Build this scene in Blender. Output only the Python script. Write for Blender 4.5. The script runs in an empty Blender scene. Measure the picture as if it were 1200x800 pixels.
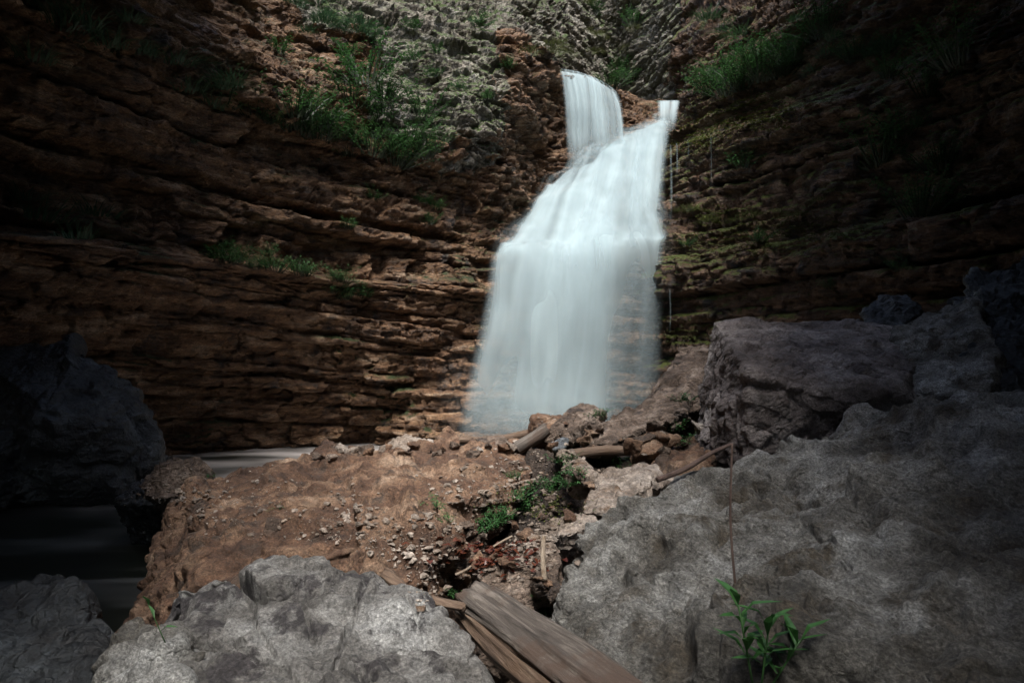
import bpy, math, random
import numpy as np
from mathutils import Vector, Matrix
R = math.radians
random.seed(7)
rng = np.random.default_rng(11)

# ------------------------------------------------------------------ camera, sky, sun, exposure
sc = bpy.context.scene
col = sc.collection
EYE = 1.5
PITCH = math.atan(30 / 800)
cam_d = bpy.data.cameras.new('camera'); cam = bpy.data.objects.new('camera', cam_d); col.objects.link(cam)
cam.location = (0, 0, EYE); cam.rotation_euler = (R(90) + PITCH, 0, 0)
cam_d.sensor_width = 36; cam_d.lens = 24; cam_d.clip_start = 0.05; cam_d.clip_end = 500
sc.camera = cam

SUN_EL, SUN_AZ = R(61), R(175)         # azimuth measured from +Y towards +X
SUN_STRENGTH, SKY_STRENGTH, EXPOSURE = 1.5, 0.05, 2.4
w = bpy.data.worlds.new('World'); sc.world = w; w.use_nodes = True
wn = w.node_tree.nodes; wl = w.node_tree.links
sky = wn.new('ShaderNodeTexSky'); sky.sky_type = 'NISHITA'; sky.sun_disc = False
sky.sun_elevation = SUN_EL; sky.sun_rotation = SUN_AZ; sky.air_density = 1.0; sky.dust_density = 2.5
wn['Background'].inputs['Strength'].default_value = SKY_STRENGTH
wl.new(sky.outputs[0], wn['Background'].inputs['Color'])
sun_d = bpy.data.lights.new('sun', 'SUN'); sun = bpy.data.objects.new('sun', sun_d); col.objects.link(sun)
sun_d.energy = SUN_STRENGTH; sun_d.angle = R(30); sun_d.color = (1.0, 0.97, 0.93)
sd = Vector((math.sin(SUN_AZ) * math.cos(SUN_EL), math.cos(SUN_AZ) * math.cos(SUN_EL), math.sin(SUN_EL)))
sun.rotation_euler = sd.to_track_quat('Z', 'Y').to_euler()
sun.location = sd * 40
vs = sc.view_settings
vs.view_transform = 'Standard'; vs.look = 'None'; vs.gamma = 1; vs.use_curve_mapping = False; vs.exposure = EXPOSURE
sc.render.engine = 'CYCLES'
cy = sc.cycles
cy.max_bounces = 5; cy.diffuse_bounces = 2; cy.adaptive_threshold = .025; cy.glossy_bounces = 2; cy.transmission_bounces = 4
cy.transparent_max_bounces = 14; cy.use_denoising = True; cy.caustics_reflective = False; cy.caustics_refractive = False

def P(px, py, Y):
    """world point seen at photo pixel (px,py) (1200x800) standing Y metres in front of the camera"""
    u, v = (px - 600) / 800, (400 - py) / 800
    c, s = math.cos(PITCH), math.sin(PITCH)
    y, z = c - v * s, s + v * c
    t = Y / y
    return (u * t, Y, EYE + z * t)

def project(p):
    c, s = math.cos(PITCH), math.sin(PITCH)
    x, y, z = p[..., 0], p[..., 1], p[..., 2] - EYE
    d = y * c + z * s; h = -y * s + z * c
    d = np.where(d < .05, .05, d)
    return 600 + 800 * x / d, 400 - 800 * h / d, d

# ------------------------------------------------------------------ noise in numpy
def _h(ix, iy, iz, seed):
    with np.errstate(over='ignore'):
        n = (ix.astype(np.int64) * 374761393 + iy.astype(np.int64) * 668265263 + iz.astype(np.int64) * 2147483647 + seed * 1274126177) & 0xFFFFFFFF
        n = ((n ^ (n >> 13)) * 1274126177) & 0xFFFFFFFF
        n = ((n ^ (n >> 16)) * 2246822519) & 0xFFFFFFFF
        n = n ^ (n >> 15)
    return n.astype(np.float32) / np.float32(4294967295.0)

def vnoise(p, seed=0):
    f = np.floor(p); i = f.astype(np.int64); t = (p - f); t = t * t * t * (t * (t * 6 - 15) + 10)
    x, y, z = i[:, 0], i[:, 1], i[:, 2]; a, b, c = t[:, 0], t[:, 1], t[:, 2]
    def L(dy, dz): return _h(x, y + dy, z + dz, seed) * (1 - a) + _h(x + 1, y + dy, z + dz, seed) * a
    return ((L(0, 0) * (1 - b) + L(1, 0) * b) * (1 - c) + (L(0, 1) * (1 - b) + L(1, 1) * b) * c) * 2 - 1

def fbm(p, octv=4, seed=0, gain=.5, lac=2.03):
    r = np.zeros(len(p)); a = 1.0; q = p.copy(); n = 0
    for o in range(octv):
        r += a * vnoise(q, seed + o * 17); n += a; a *= gain; q = q * lac + 13.7
    return r / n

def ridged(p, octv=4, seed=0, gain=.5):
    r = np.zeros(len(p)); a = 1.0; q = p.copy(); n = 0
    for o in range(octv):
        r += a * (1 - np.abs(vnoise(q, seed + o * 31)) * 2); n += a; a *= gain; q = q * 2.1 + 7.1
    return r / n

def worley(p, seed=0):
    """F1, F2, per-cell random triple, offset from cell point"""
    f = np.floor(p).astype(np.int64)
    N = len(p); F1 = np.full(N, 9e9); F2 = np.full(N, 9e9); cid = np.zeros((N, 3)); off = np.zeros((N, 3))
    for dx in (-1, 0, 1):
        for dy in (-1, 0, 1):
            for dz in (-1, 0, 1):
                cx, cy_, cz = f[:, 0] + dx, f[:, 1] + dy, f[:, 2] + dz
                j = np.stack([_h(cx, cy_, cz, seed), _h(cx, cy_, cz, seed + 1), _h(cx, cy_, cz, seed + 2)], 1)
                o = p - (np.stack([cx, cy_, cz], 1) + j)
                d = (o * o).sum(1)
                m = d < F1
                F2 = np.where(m, F1, np.minimum(F2, d))
                F1 = np.where(m, d, F1)
                cid[m] = j[m]; off[m] = o[m]
    return np.sqrt(F1), np.sqrt(F2), cid, off

def facets(p, seed=0, tilt=.8, step=.5):
    F1, F2, c, o = worley(p, seed)
    rv = c * 2 - 1
    rv2 = np.stack([np.mod(c[:, 0] * 7.13, 1), np.mod(c[:, 1] * 5.31, 1), np.mod(c[:, 2] * 9.77, 1)], 1) * 2 - 1
    return rv[:, 0] * step + tilt * (o * rv2).sum(1), F2 - F1

# ------------------------------------------------------------------ object helpers
def tag(o, label=None, cat=None, group=None, kind=None):
    if label: o['label'] = label
    if cat: o['category'] = cat
    if group: o['group'] = group
    if kind: o['kind'] = kind
    return o

def mesh_np(name, V, F, mat, parent=None, uv=None, smooth=True):
    me = bpy.data.meshes.new(name)
    V = np.asarray(V, dtype=np.float32); F = np.asarray(F, dtype=np.int32)
    k = F.shape[1]
    me.vertices.add(len(V)); me.vertices.foreach_set('co', V.ravel())
    me.loops.add(F.size); me.loops.foreach_set('vertex_index', F.ravel())
    me.polygons.add(len(F)); me.polygons.foreach_set('loop_start', np.arange(0, F.size, k, dtype=np.int32))
    me.polygons.foreach_set('use_smooth', np.full(len(F), smooth))
    if uv is not None:
        l = me.uv_layers.new(name='flow'); l.data.foreach_set('uv', np.asarray(uv, dtype=np.float32)[F.ravel()].ravel())
    me.update(calc_edges=True)
    me.materials.append(mat)
    o = bpy.data.objects.new(name, me); col.objects.link(o)
    if parent: o.parent = parent
    return o

def empty(name, loc=(0, 0, 0), rz=0):
    o = bpy.data.objects.new(name, None); col.objects.link(o); o.location = loc; o.rotation_euler = (0, 0, rz)
    return o

def copy_tree(o, parent=None):
    c = o.copy(); col.objects.link(c); c.parent = parent
    for ch in o.children: copy_tree(ch, c)
    return c

def grid_faces(nu, nv):
    i = np.arange(nu * nv).reshape(nu, nv)
    return np.stack([i[:-1, :-1], i[1:, :-1], i[1:, 1:], i[:-1, 1:]], -1).reshape(-1, 4)

def catmull(pts, t):
    """pts (K,...) evaluated at t in [0,K-1]"""
    K = len(pts); i = np.clip(np.floor(t).astype(int), 0, K - 2); f = (t - i)
    f = f.reshape((-1,) + (1,) * (pts.ndim - 1))
    p0, p1, p2, p3 = pts[np.maximum(i - 1, 0)], pts[i], pts[i + 1], pts[np.minimum(i + 2, K - 1)]
    return .5 * (2 * p1 + (p2 - p0) * f + (2 * p0 - 5 * p1 + 4 * p2 - p3) * f ** 2 + (3 * p1 - p0 - 3 * p2 + p3) * f ** 3)

def loft(rows, ns, nt, tz=None, ts=None):
    """rows: list over height of lists of 3D points; returns (ns,nt,3) s along, t up"""
    A = np.array(rows, dtype=float)                      # (T,S,3)
    T, S = A.shape[:2]
    tt = np.linspace(0, T - 1, nt) if tz is None else tz
    ss = np.linspace(0, S - 1, ns) if ts is None else ts
    B = catmull(A, tt)                                   # (nt,S,3)
    C = catmull(np.transpose(B, (1, 0, 2)), ss)          # (ns,nt,3)
    return C

def grid_normals(G):
    du = np.gradient(G, axis=0); dv = np.gradient(G, axis=1)
    n = np.cross(du, dv); n /= np.linalg.norm(n, axis=-1, keepdims=True) + 1e-9
    return n

# ------------------------------------------------------------------ materials
def new_mat(name):
    m = bpy.data.materials.new(name); m.use_nodes = True
    nt = m.node_tree; nt.nodes.clear()
    out = nt.nodes.new('ShaderNodeOutputMaterial')
    return m, nt, out

def _mr(g, x, a0, a1):
    o = g.n('ShaderNodeMapRange', interpolation_type='SMOOTHSTEP'); g.put(o.inputs[0], x)
    o.inputs[1].default_value = a0; o.inputs[2].default_value = a1
    if a0 > a1:
        o.inputs[1].default_value = a1; o.inputs[2].default_value = a0; o.inputs[3].default_value = 1; o.inputs[4].default_value = 0
    return o.outputs[0]


class NG:
    def __init__(s, nt): s.nt = nt
    def n(s, t, **k):
        o = s.nt.nodes.new(t)
        for a, b in k.items(): setattr(o, a, b)
        return o
    def put(s, sock, v):
        if isinstance(v, bpy.types.NodeSocket): s.nt.links.new(v, sock)
        else: sock.default_value = v
    def noise(s, vec, scale, detail=6, rough=.55, dist=0):
        o = s.n('ShaderNodeTexNoise'); s.put(o.inputs['Vector'], vec)
        o.inputs['Scale'].default_value = scale; o.inputs['Detail'].default_value = detail
        o.inputs['Roughness'].default_value = rough; o.inputs['Distortion'].default_value = dist
        return o.outputs['Fac']
    def ramp(s, fac, stops):
        o = s.n('ShaderNodeValToRGB'); s.put(o.inputs[0], fac); e = o.color_ramp.elements
        while len(e) < len(stops): e.new(.5)
        for i, (p, c) in enumerate(stops):
            e[i].position = p; e[i].color = (c[0], c[1], c[2], 1) if not np.isscalar(c) else (c, c, c, 1)
        return o.outputs[0]
    def mix(s, fac, a, b, mode='MIX'):
        o = s.n('ShaderNodeMix', data_type='RGBA', blend_type=mode)
        s.put(o.inputs[0], fac)
        for sk, v in ((o.inputs[6], a), (o.inputs[7], b)):
            s.put(sk, v if isinstance(v, bpy.types.NodeSocket) else (v[0], v[1], v[2], 1))
        return o.outputs[2]
    def math(s, op, a, b=0.0, c=0.0):
        o = s.n('ShaderNodeMath', operation=op); s.put(o.inputs[0], a); s.put(o.inputs[1], b); s.put(o.inputs[2], c)
        return o.outputs[0]
    def vmul(s, v, k):
        o = s.n('ShaderNodeVectorMath', operation='MULTIPLY'); s.put(o.inputs[0], v); o.inputs[1].default_value = k
        return o.outputs[0]

def rock_mat(name, cols, patch=None, patch_cut=(.55, .65), scale=1.0, stretch=(1, 1, 1), rough=(.5, .8), bump=.5, bdist=.02,
             moss=None, moss_cut=(.5, .62), moss_up=.3, top=None, top_up=(.6, .8), speck=.35, rot=(0, 0, 0), fine=60, fscale=6, fstr=2.4, hs=14, ss=26, hr=.7):
    m, nt, out = new_mat(name); g = NG(nt)
    geo = g.n('ShaderNodeNewGeometry'); pos = geo.outputs['Position']
    if rot != (0, 0, 0):
        vr = g.n('ShaderNodeVectorRotate', rotation_type='EULER_XYZ'); g.put(vr.inputs['Vector'], pos); vr.inputs['Rotation'].default_value = rot
        sp = g.vmul(vr.outputs[0], stretch)
    else: sp = g.vmul(pos, stretch)
    n1 = g.noise(sp, 1.3 * scale, 9, .64, 0)
    c = g.ramp(n1, [(.32, cols[0]), (.47, cols[1]), (.56, cols[2]), (.70, cols[3])])
    if patch:
        n2 = g.noise(pos, 2.1 * scale, 8, .68, .12)
        c = g.mix(g.ramp(n2, [(patch_cut[0], 0), (patch_cut[1], 1)]), c, patch)
    n3 = g.noise(sp, ss * scale, 6, hr)
    c = g.mix(speck, c, g.mix(1.0, c, g.ramp(n3, [(.38, .25), (.52, 1.0), (.66, 2.2)]), 'MULTIPLY'))
    n4 = g.noise(pos, 7 * scale, 5, .6)
    c = g.mix(.6, c, g.mix(1.0, c, g.ramp(n4, [(.35, .45), (.5, .95), (.65, 1.5)]), 'MULTIPLY'))
    sepn = g.n('ShaderNodeSeparateXYZ'); g.put(sepn.inputs[0], geo.outputs['Normal']); up = sepn.outputs[2]
    if top:
        nb = g.noise(pos, 4, 5, .6)
        f = g.ramp(g.math('ADD', up, g.math('MULTIPLY', g.math('SUBTRACT', nb, .5), .9)), [(top_up[0], 0), (top_up[1], 1)])
        c = g.mix(f, c, top)
    if moss:
        nm = g.noise(pos, 1.1, 7, .6, .4)
        f1 = g.ramp(nm, [(moss_cut[0], 0), (moss_cut[1], 1)])
        f2 = g.ramp(up, [(moss_up, 0), (min(moss_up + .25, 1), 1)])
        fine_m = g.ramp(g.noise(pos, 40, 4, .6), [(.3, .5), (.7, 1.6)])
        c = g.mix(g.math('MULTIPLY', f1, f2), c, g.mix(1.0, moss, fine_m, 'MULTIPLY'))
    b = g.n('ShaderNodeBsdfPrincipled'); g.put(b.inputs['Base Color'], c)
    g.put(b.inputs['Roughness'], g.ramp(g.noise(pos, 3 * scale, 4, .6), [(.35, rough[0]), (.65, rough[1])]))
    b.inputs['Specular IOR Level'].default_value = .45
    # relief too fine for the mesh
    hb = g.math('ADD', g.math('MULTIPLY', g.noise(sp, hs * scale, 8, hr, 0), 1.0), g.math('MULTIPLY', g.noise(pos, fine * scale, 6, .7), .45))
    vor = g.n('ShaderNodeTexVoronoi', feature='DISTANCE_TO_EDGE'); g.put(vor.inputs['Vector'], g.mix(.12, sp, g.n('ShaderNodeTexNoise').outputs[1]))
    vor.inputs['Scale'].default_value = 5 * scale
    hb = g.math('ADD', hb, g.math('MULTIPLY', g.ramp(vor.outputs['Distance'], [(0, 0), (.05, 1)]), .22))
    def fac(vec, sc_):
        wv = g.n('ShaderNodeVectorMath', operation='ADD'); nz = g.n('ShaderNodeTexNoise'); g.put(nz.inputs['Vector'], vec); nz.inputs['Scale'].default_value = sc_ * 1.5; nz.inputs['Detail'].default_value = 3
        g.put(wv.inputs[0], g.vmul(vec, (sc_,) * 3)); g.put(wv.inputs[1], g.vmul(nz.outputs['Color'], (.4, .4, .4)))
        vo = g.n('ShaderNodeTexVoronoi', feature='F1'); vo.inputs['Scale'].default_value = 1; g.put(vo.inputs['Vector'], wv.outputs[0])
        df = g.n('ShaderNodeVectorMath', operation='SUBTRACT'); g.put(df.inputs[0], wv.outputs[0]); g.put(df.inputs[1], vo.outputs['Position'])
        rv = g.n('ShaderNodeVectorMath', operation='SUBTRACT'); g.put(rv.inputs[0], vo.outputs['Color']); rv.inputs[1].default_value = (.5, .5, .5)
        dt = g.n('ShaderNodeVectorMath', operation='DOT_PRODUCT'); g.put(dt.inputs[0], df.outputs[0]); g.put(dt.inputs[1], rv.outputs[0])
        ve = g.n('ShaderNodeTexVoronoi', feature='DISTANCE_TO_EDGE'); ve.inputs['Scale'].default_value = 1; g.put(ve.inputs['Vector'], wv.outputs[0])
        return g.math('MULTIPLY', dt.outputs['Value'], _mr(g, ve.outputs['Distance'], 0, .12))
    hb = g.math('ADD', hb, g.math('MULTIPLY', fac(sp, fscale * scale), fstr))
    hb = g.math('ADD', hb, g.math('MULTIPLY', fac(sp, fscale * 3.1 * scale), fstr * .45))
    bp = g.n('ShaderNodeBump'); bp.inputs['Strength'].default_value = bump; bp.inputs['Distance'].default_value = bdist
    g.put(bp.inputs['Height'], hb); g.put(b.inputs['Normal'], bp.outputs[0])
    nt.links.new(b.outputs[0], out.inputs[0])
    return m

M = {}
M['cliff_warm'] = rock_mat('wet_brown_limestone', [(.045, .027, .016), (.15, .078, .038), (.25, .145, .078), (.40, .29, .20)],
    patch=(.04, .034, .032), patch_cut=(.55, .68), scale=1.0, stretch=(1, 1, 5.5), rough=(.38, .75), bump=.9, bdist=.05,
    moss=(.030, .045, .012), moss_cut=(.53, .62), moss_up=.35, speck=.5)
M['cliff_pale'] = rock_mat('pale_stony_limestone', [(.085, .07, .052), (.17, .15, .118), (.26, .235, .195), (.37, .35, .305)],
    patch=(.07, .06, .045), patch_cut=(.55, .66), scale=1.0, stretch=(1, 1, 2.0), rough=(.6, .9), bump=.9, bdist=.05,
    moss=(.05, .075, .018), moss_cut=(.44, .54), moss_up=.10, speck=.5, rot=(0, .6, 0))
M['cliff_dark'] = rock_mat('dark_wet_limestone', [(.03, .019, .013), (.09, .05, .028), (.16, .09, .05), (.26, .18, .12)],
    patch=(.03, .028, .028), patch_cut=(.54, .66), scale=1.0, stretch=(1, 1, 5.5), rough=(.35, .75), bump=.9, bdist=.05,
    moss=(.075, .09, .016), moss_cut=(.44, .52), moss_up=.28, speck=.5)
M['grey'] = rock_mat('grey_mottled_boulder', [(.05, .046, .04), (.15, .142, .13), (.25, .245, .23), (.43, .43, .415)],
    patch=(.05, .045, .045), patch_cut=(.51, .57), scale=2.2, rough=(.5, .8), bump=1.0, bdist=.014, speck=.7, fine=70, fstr=1.9, hs=30, ss=55, hr=.84)
M['grey_rough'] = rock_mat('rough_grey_brown_boulder', [(.06, .055, .045), (.15, .142, .125), (.25, .245, .225), (.42, .42, .40)],
    patch=(.085, .07, .05), patch_cut=(.5, .62), scale=2.0, stretch=(1, 1, 1.25), rot=(.3, -.5, 0), rough=(.55, .85), bump=1.0, bdist=.016, speck=.85, fine=70, fstr=1.9, hs=30, ss=55, hr=.84)
M['block'] = rock_mat('purple_grey_block', [(.07, .057, .052), (.15, .125, .115), (.24, .21, .195), (.38, .35, .33)],
    patch=(.06, .045, .04), patch_cut=(.55, .65), scale=1.8, stretch=(1, 1, 1.5), rot=(.2, .5, .4), rough=(.5, .8), bump=1.0, bdist=.015, speck=.6, fstr=2.0, hs=26, ss=45, hr=.82)
M['slate_shade_dark'] = rock_mat('shade_darkened_wet_slate', [(.007, .0085, .009), (.016, .018, .0195), (.028, .032, .034), (.07, .08, .088)],  # slate colour lowered further to stand in for shade at the view edges
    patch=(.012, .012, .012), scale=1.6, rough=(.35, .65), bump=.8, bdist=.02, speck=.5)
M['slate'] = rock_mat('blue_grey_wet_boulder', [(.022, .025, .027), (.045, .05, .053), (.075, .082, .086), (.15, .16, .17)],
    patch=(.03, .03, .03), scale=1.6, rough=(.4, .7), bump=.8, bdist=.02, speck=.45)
M['earth'] = rock_mat('brown_gritty_slab', [(.045, .024, .015), (.115, .062, .036), (.20, .122, .075), (.35, .255, .18)],
    patch=(.075, .05, .035), patch_cut=(.54, .62), scale=2.6, rough=(.6, .9), bump=1.0, bdist=.012, speck=.7, fine=60, fstr=1.6, hs=26, ss=45, hr=.84)
M['brown'] = rock_mat('brown_broken_stone', [(.045, .03, .022), (.10, .07, .05), (.17, .125, .095), (.30, .245, .20)],
    patch=(.04, .03, .025), scale=3.0, stretch=(1, 1, 2), rot=(.5, .4, 0), rough=(.5, .85), bump=.9, bdist=.012, speck=.55)
M['pale_stone'] = rock_mat('pale_buff_stone', [(.10, .075, .055), (.19, .15, .118), (.28, .235, .195), (.38, .34, .30)],
    patch=(.12, .075, .045), patch_cut=(.56, .64), scale=3.0, rough=(.6, .85), bump=.8, bdist=.01, speck=.45)
M['bed'] = rock_mat('stream_bed_soil', [(.018, .013, .010), (.04, .028, .02), (.07, .048, .034), (.12, .09, .065)],
    scale=3.0, rough=(.4, .8), bump=1.0, bdist=.02, speck=.6)

def wood_mat(name, cols, scale=1.0):
    m, nt, out = new_mat(name); g = NG(nt)
    tc = g.n('ShaderNodeTexCoord'); v = g.vmul(tc.outputs['Object'], (1.0, 14, 14))
    n1 = g.noise(v, 3.6 * scale, 9, .7, .4)
    n2 = g.noise(tc.outputs['Object'], 5 * scale, 5, .6)
    c = g.ramp(n1, [(.3, cols[0]), (.5, cols[1]), (.68, cols[2])])
    c = g.mix(g.ramp(n2, [(.5, 0), (.6, 1)]), c, cols[3])
    b = g.n('ShaderNodeBsdfPrincipled'); g.put(b.inputs['Base Color'], c); b.inputs['Roughness'].default_value = .72
    bp = g.n('ShaderNodeBump'); bp.inputs['Strength'].default_value = .9; bp.inputs['Distance'].default_value = .014
    g.put(bp.inputs['Height'], n1); g.put(b.inputs['Normal'], bp.outputs[0]); nt.links.new(b.outputs[0], out.inputs[0])
    return m
M['wood'] = wood_mat('weathered_log_wood', [(.018, .014, .011), (.085, .07, .058), (.22, .19, .16), (.075, .05, .036)])
M['wood_brown'] = wood_mat('wet_brown_wood', [(.04, .025, .016), (.11, .07, .045), (.2, .145, .10), (.10, .06, .035)])
M['stick'] = wood_mat('pale_dry_stick', [(.15, .11, .075), (.28, .22, .16), (.42, .35, .27), (.2, .14, .09)], 3)
M['twig'] = wood_mat('brown_dry_stalk', [(.05, .03, .025), (.11, .07, .055), (.17, .115, .09), (.08, .05, .04)], 3)

def leaf_mat(name, c1, c2, rough=.55):
    m, nt, out = new_mat(name); g = NG(nt)
    oi = g.n('ShaderNodeObjectInfo'); geo = g.n('ShaderNodeNewGeometry')
    n = g.math('ADD', g.math('MULTIPLY', geo.outputs['Random Per Island'], .7), g.math('MULTIPLY', oi.outputs['Random'], .3))
    c = g.mix(n, c1, c2)
    d = g.n('ShaderNodeBsdfPrincipled'); g.put(d.inputs['Base Color'], c); d.inputs['Roughness'].default_value = rough
    t = g.n('ShaderNodeBsdfTranslucent'); g.put(t.inputs['Color'], c)
    mx = g.n('ShaderNodeMixShader'); mx.inputs[0].default_value = .3
    nt.links.new(d.outputs[0], mx.inputs[1]); nt.links.new(t.outputs[0], mx.inputs[2]); nt.links.new(mx.outputs[0], out.inputs[0])
    return m
M['leaf'] = leaf_mat('green_herb_leaf', (.025, .075, .022), (.06, .15, .04))
M['leaf_blue'] = leaf_mat('bluish_grass_leaf', (.022, .055, .028), (.055, .11, .045))
M['leaf_fresh'] = leaf_mat('fresh_green_leaf', (.02, .075, .018), (.045, .14, .03))
M['leaf_olive'] = leaf_mat('olive_grass_leaf', (.05, .06, .02), (.11, .12, .045))
M['stem_dark'] = leaf_mat('dark_plant_stem', (.02, .03, .012), (.035, .045, .02))
M['dead'] = leaf_mat('wet_dead_leaf', (.06, .012, .008), (.15, .055, .03), .25)
M['straw'] = leaf_mat('dry_straw', (.16, .11, .07), (.30, .22, .15))
M['moss'] = leaf_mat('moss_tuft', (.035, .055, .010), (.10, .11, .016), .8)

# ------------------------------------------------------------------ cliffs
class Beds:
    def __init__(s, seed, lo=-8, hi=24, tmin=.05, tmax=.60):
        r = np.random.default_rng(seed); t = lo; e = [t]
        while t < hi:
            t += tmin + (tmax - tmin) * r.random() ** 1.7; e.append(t)
        s.e = np.array(e); n = len(e) + 1
        s.o = r.normal(0, 1, n); s.len = .35 + 1.3 * r.random(n); s.ph = r.random(n) * 50; s.seed = seed
        th_ = np.append(np.diff(s.e), [.3, .3])[:n]; s.o = np.where(th_ < .12, -1.6, s.o * .8 + .3)
        s.o += .8 * np.repeat(r.normal(0, 1, n // 3 + 1), 3)[:n]
    def __call__(s, p, along, b, amp=.16, block=.10):
        i = np.clip(np.searchsorted(s.e, b) - 1, 0, len(s.e) - 2)
        th = s.e[i + 1] - s.e[i]; t = (b - s.e[i]) / th
        q = np.stack([along * .45 + s.ph[i], i * 7.31, i * 0.0], 1)
        low = vnoise(q, s.seed + 3)
        blk_f = along / s.len[i] + s.ph[i] + .25 * vnoise(p * 3, s.seed + 8); blk = np.floor(blk_f); bf = blk_f - blk
        br = _h(blk.astype(np.int64), i.astype(np.int64), i * 0, s.seed + 5) * 2 - 1
        br2 = _h(blk.astype(np.int64), i.astype(np.int64), i * 0 + 4, s.seed + 6) * 2 - 1
        rt = np.minimum(t, 1 - t) * th                      # distance to bed edge in metres
        re = np.minimum(bf, 1 - bf) * s.len[i]
        groove = -np.exp(-(rt / .014)) * .10 - np.exp(-(re / .018)) * .05
        rnd = -np.maximum(0, .05 - rt) ** 2 * 12
        return amp * (s.o[i] * .5 + low) + block * br * np.clip(th / .2, .3, 1.2) + br2 * (bf - .5) * .22 + groove + rnd

def build_cliff(name, G, beds, dip, mat, warp=.09, amp=.2, block=.1, rub=None, seed=0, sign=1):
    ns, nt_ = G.shape[:2]
    n = grid_normals(G) * sign
    hz = n.copy(); hz[..., 2] *= .2
    p = G.reshape(-1, 3); hn = hz.reshape(-1, 3)
    seg = np.linalg.norm(np.diff(G[:, nt_ // 3], axis=0), axis=1)
    along = np.repeat(np.concatenate([[0], np.cumsum(seg)]), nt_)
    pw = p + np.stack([fbm(p * .5, 3, seed + k) for k in range(3)], 1) * warp * 1.0
    b = pw[:, 2] + dip * pw[:, 0] + .045 * fbm(p * 1.7, 3, seed + 9)
    d = beds(p, along + fbm(p * .9, 3, seed + 4) * .4, b, amp, block)
    big = fbm(p * .35, 3, seed + 20) * .5
    if rub is not None:
        m = rub(p)
        f1, e1 = facets(pw * np.array([2.2, 2.2, 5.0]), seed + 40, .9)
        f2, e2 = facets(pw * np.array([6, 6, 9]) + 3, seed + 50, .9)
        r = .22 * f1 - .05 * np.exp(-e1 / .06) + .09 * f2 - .015 * np.exp(-e2 / .08)
        d = d * (1 - m * .3) + r * (m * .5 + .1)
    f3, e3 = facets(pw * np.array([3.0, 3.0, 8.0]), seed + 44, 1.0)
    f4, e4 = facets(pw * np.array([9, 9, 22.]) + 3, seed + 54, 1.0)
    d = d + .09 * f3 - .025 * np.exp(-e3 / .06) + .025 * f4 - .008 * np.exp(-e4 / .08)
    sq = p * np.array([3, 3, 9.])
    d = d + big + .035 * fbm(sq, 5, seed + 60, .6) + .014 * ridged(p * np.array([9, 9, 22.]), 3, seed + 70)
    V = p + hn * d[:, None]
    o = mesh_np(name, V, grid_faces(ns, nt_) if sign > 0 else grid_faces(ns, nt_)[:, ::-1], mat)
    return o, V

def rows_from(contours):
    return [[(x, y, z) for x, y in pts] for z, pts in contours]

LC = [(-.6, [(-9, 1), (-8.8, 5.5), (-7.2, 9.5), (-5.0, 12.3), (-2.6, 13.2), (-.4, 13.9), (1.2, 15)]),
      (.3, [(-9, 1), (-8.7, 5.5), (-7.1, 9.3), (-4.9, 12.1), (-2.6, 13.1), (-.4, 13.8), (1.2, 15)]),
      (1.6, [(-8.6, 1), (-8.2, 5.5), (-6.5, 8.8), (-4.6, 11.5), (-2.3, 12.6), (-.5, 13.4), (1.2, 14.8)]),
      (2.9, [(-7.5, 1), (-6.6, 5), (-5.1, 7.9), (-4.0, 10.2), (-2.4, 12.1), (-.5, 13.0), (1.2, 14.6)]),
      (3.4, [(-8.3, 1), (-7.4, 5.5), (-5.9, 8.6), (-4.5, 10.8), (-2.7, 12.6), (-.6, 13.5), (1.1, 15.0)]),
      (5.0, [(-7.6, 1), (-6.9, 5.5), (-5.5, 8.7), (-4.1, 10.8), (-2.1, 12.5), (-.05, 13.9), (.75, 16.2)]),
      (6.2, [(-7.2, 1), (-6.5, 5.5), (-5.0, 8.7), (-3.7, 10.8), (-1.9, 12.5), (-.2, 13.5), (.8, 16.6)]),
      (7.3, [(-7.8, 1), (-7.1, 5.8), (-5.7, 9.2), (-4.3, 11.6), (-2.3, 13.3), (.1, 14.0), (1.1, 17.2)]),
      (8.7, [(-8.2, 1), (-7.4, 6.2), (-6.2, 10), (-4.6, 12.4), (-2.3, 14.0), (.3, 15.0), (1.15, 17.4)]),
      (11., [(-8.2, 1), (-7.4, 6.8), (-6.6, 11), (-4.9, 14), (-2.3, 15.6), (.3, 17.0), (1.5, 19.2)]),
      (14., [(-7.5, 1), (-7.3, 7), (-6.8, 12), (-5.2, 15.5), (-2.3, 17.8), (.6, 19.6), (1.6, 21.5)]),
      (18., [(-7.0, 1), (-7.0, 7), (-6.8, 12), (-5.2, 17.5), (-2.3, 20), (.6, 22), (1.6, 24)])]
tL = np.concatenate([np.linspace(0, 9, 560, endpoint=False), np.linspace(9, 11, 60)])
sL = np.concatenate([np.linspace(0, 1.3, 50, endpoint=False), np.linspace(1.3, 6, 720)])
GL = loft(rows_from(LC), 0, 0, tL, sL)
def rub_left(p):
    return np.clip((p[:, 2] - 4.2 + .25 * (p[:, 0] + 3)) / 1.5, 0, 1) * np.clip((p[:, 0] + 5.5) / 2, 0, 1)
lc, VL = build_cliff('cliff_left', GL, Beds(5), .10, M['cliff_warm'], rub=rub_left, seed=100, amp=.15, block=.16)
lc['kind'] = 'structure'
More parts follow.
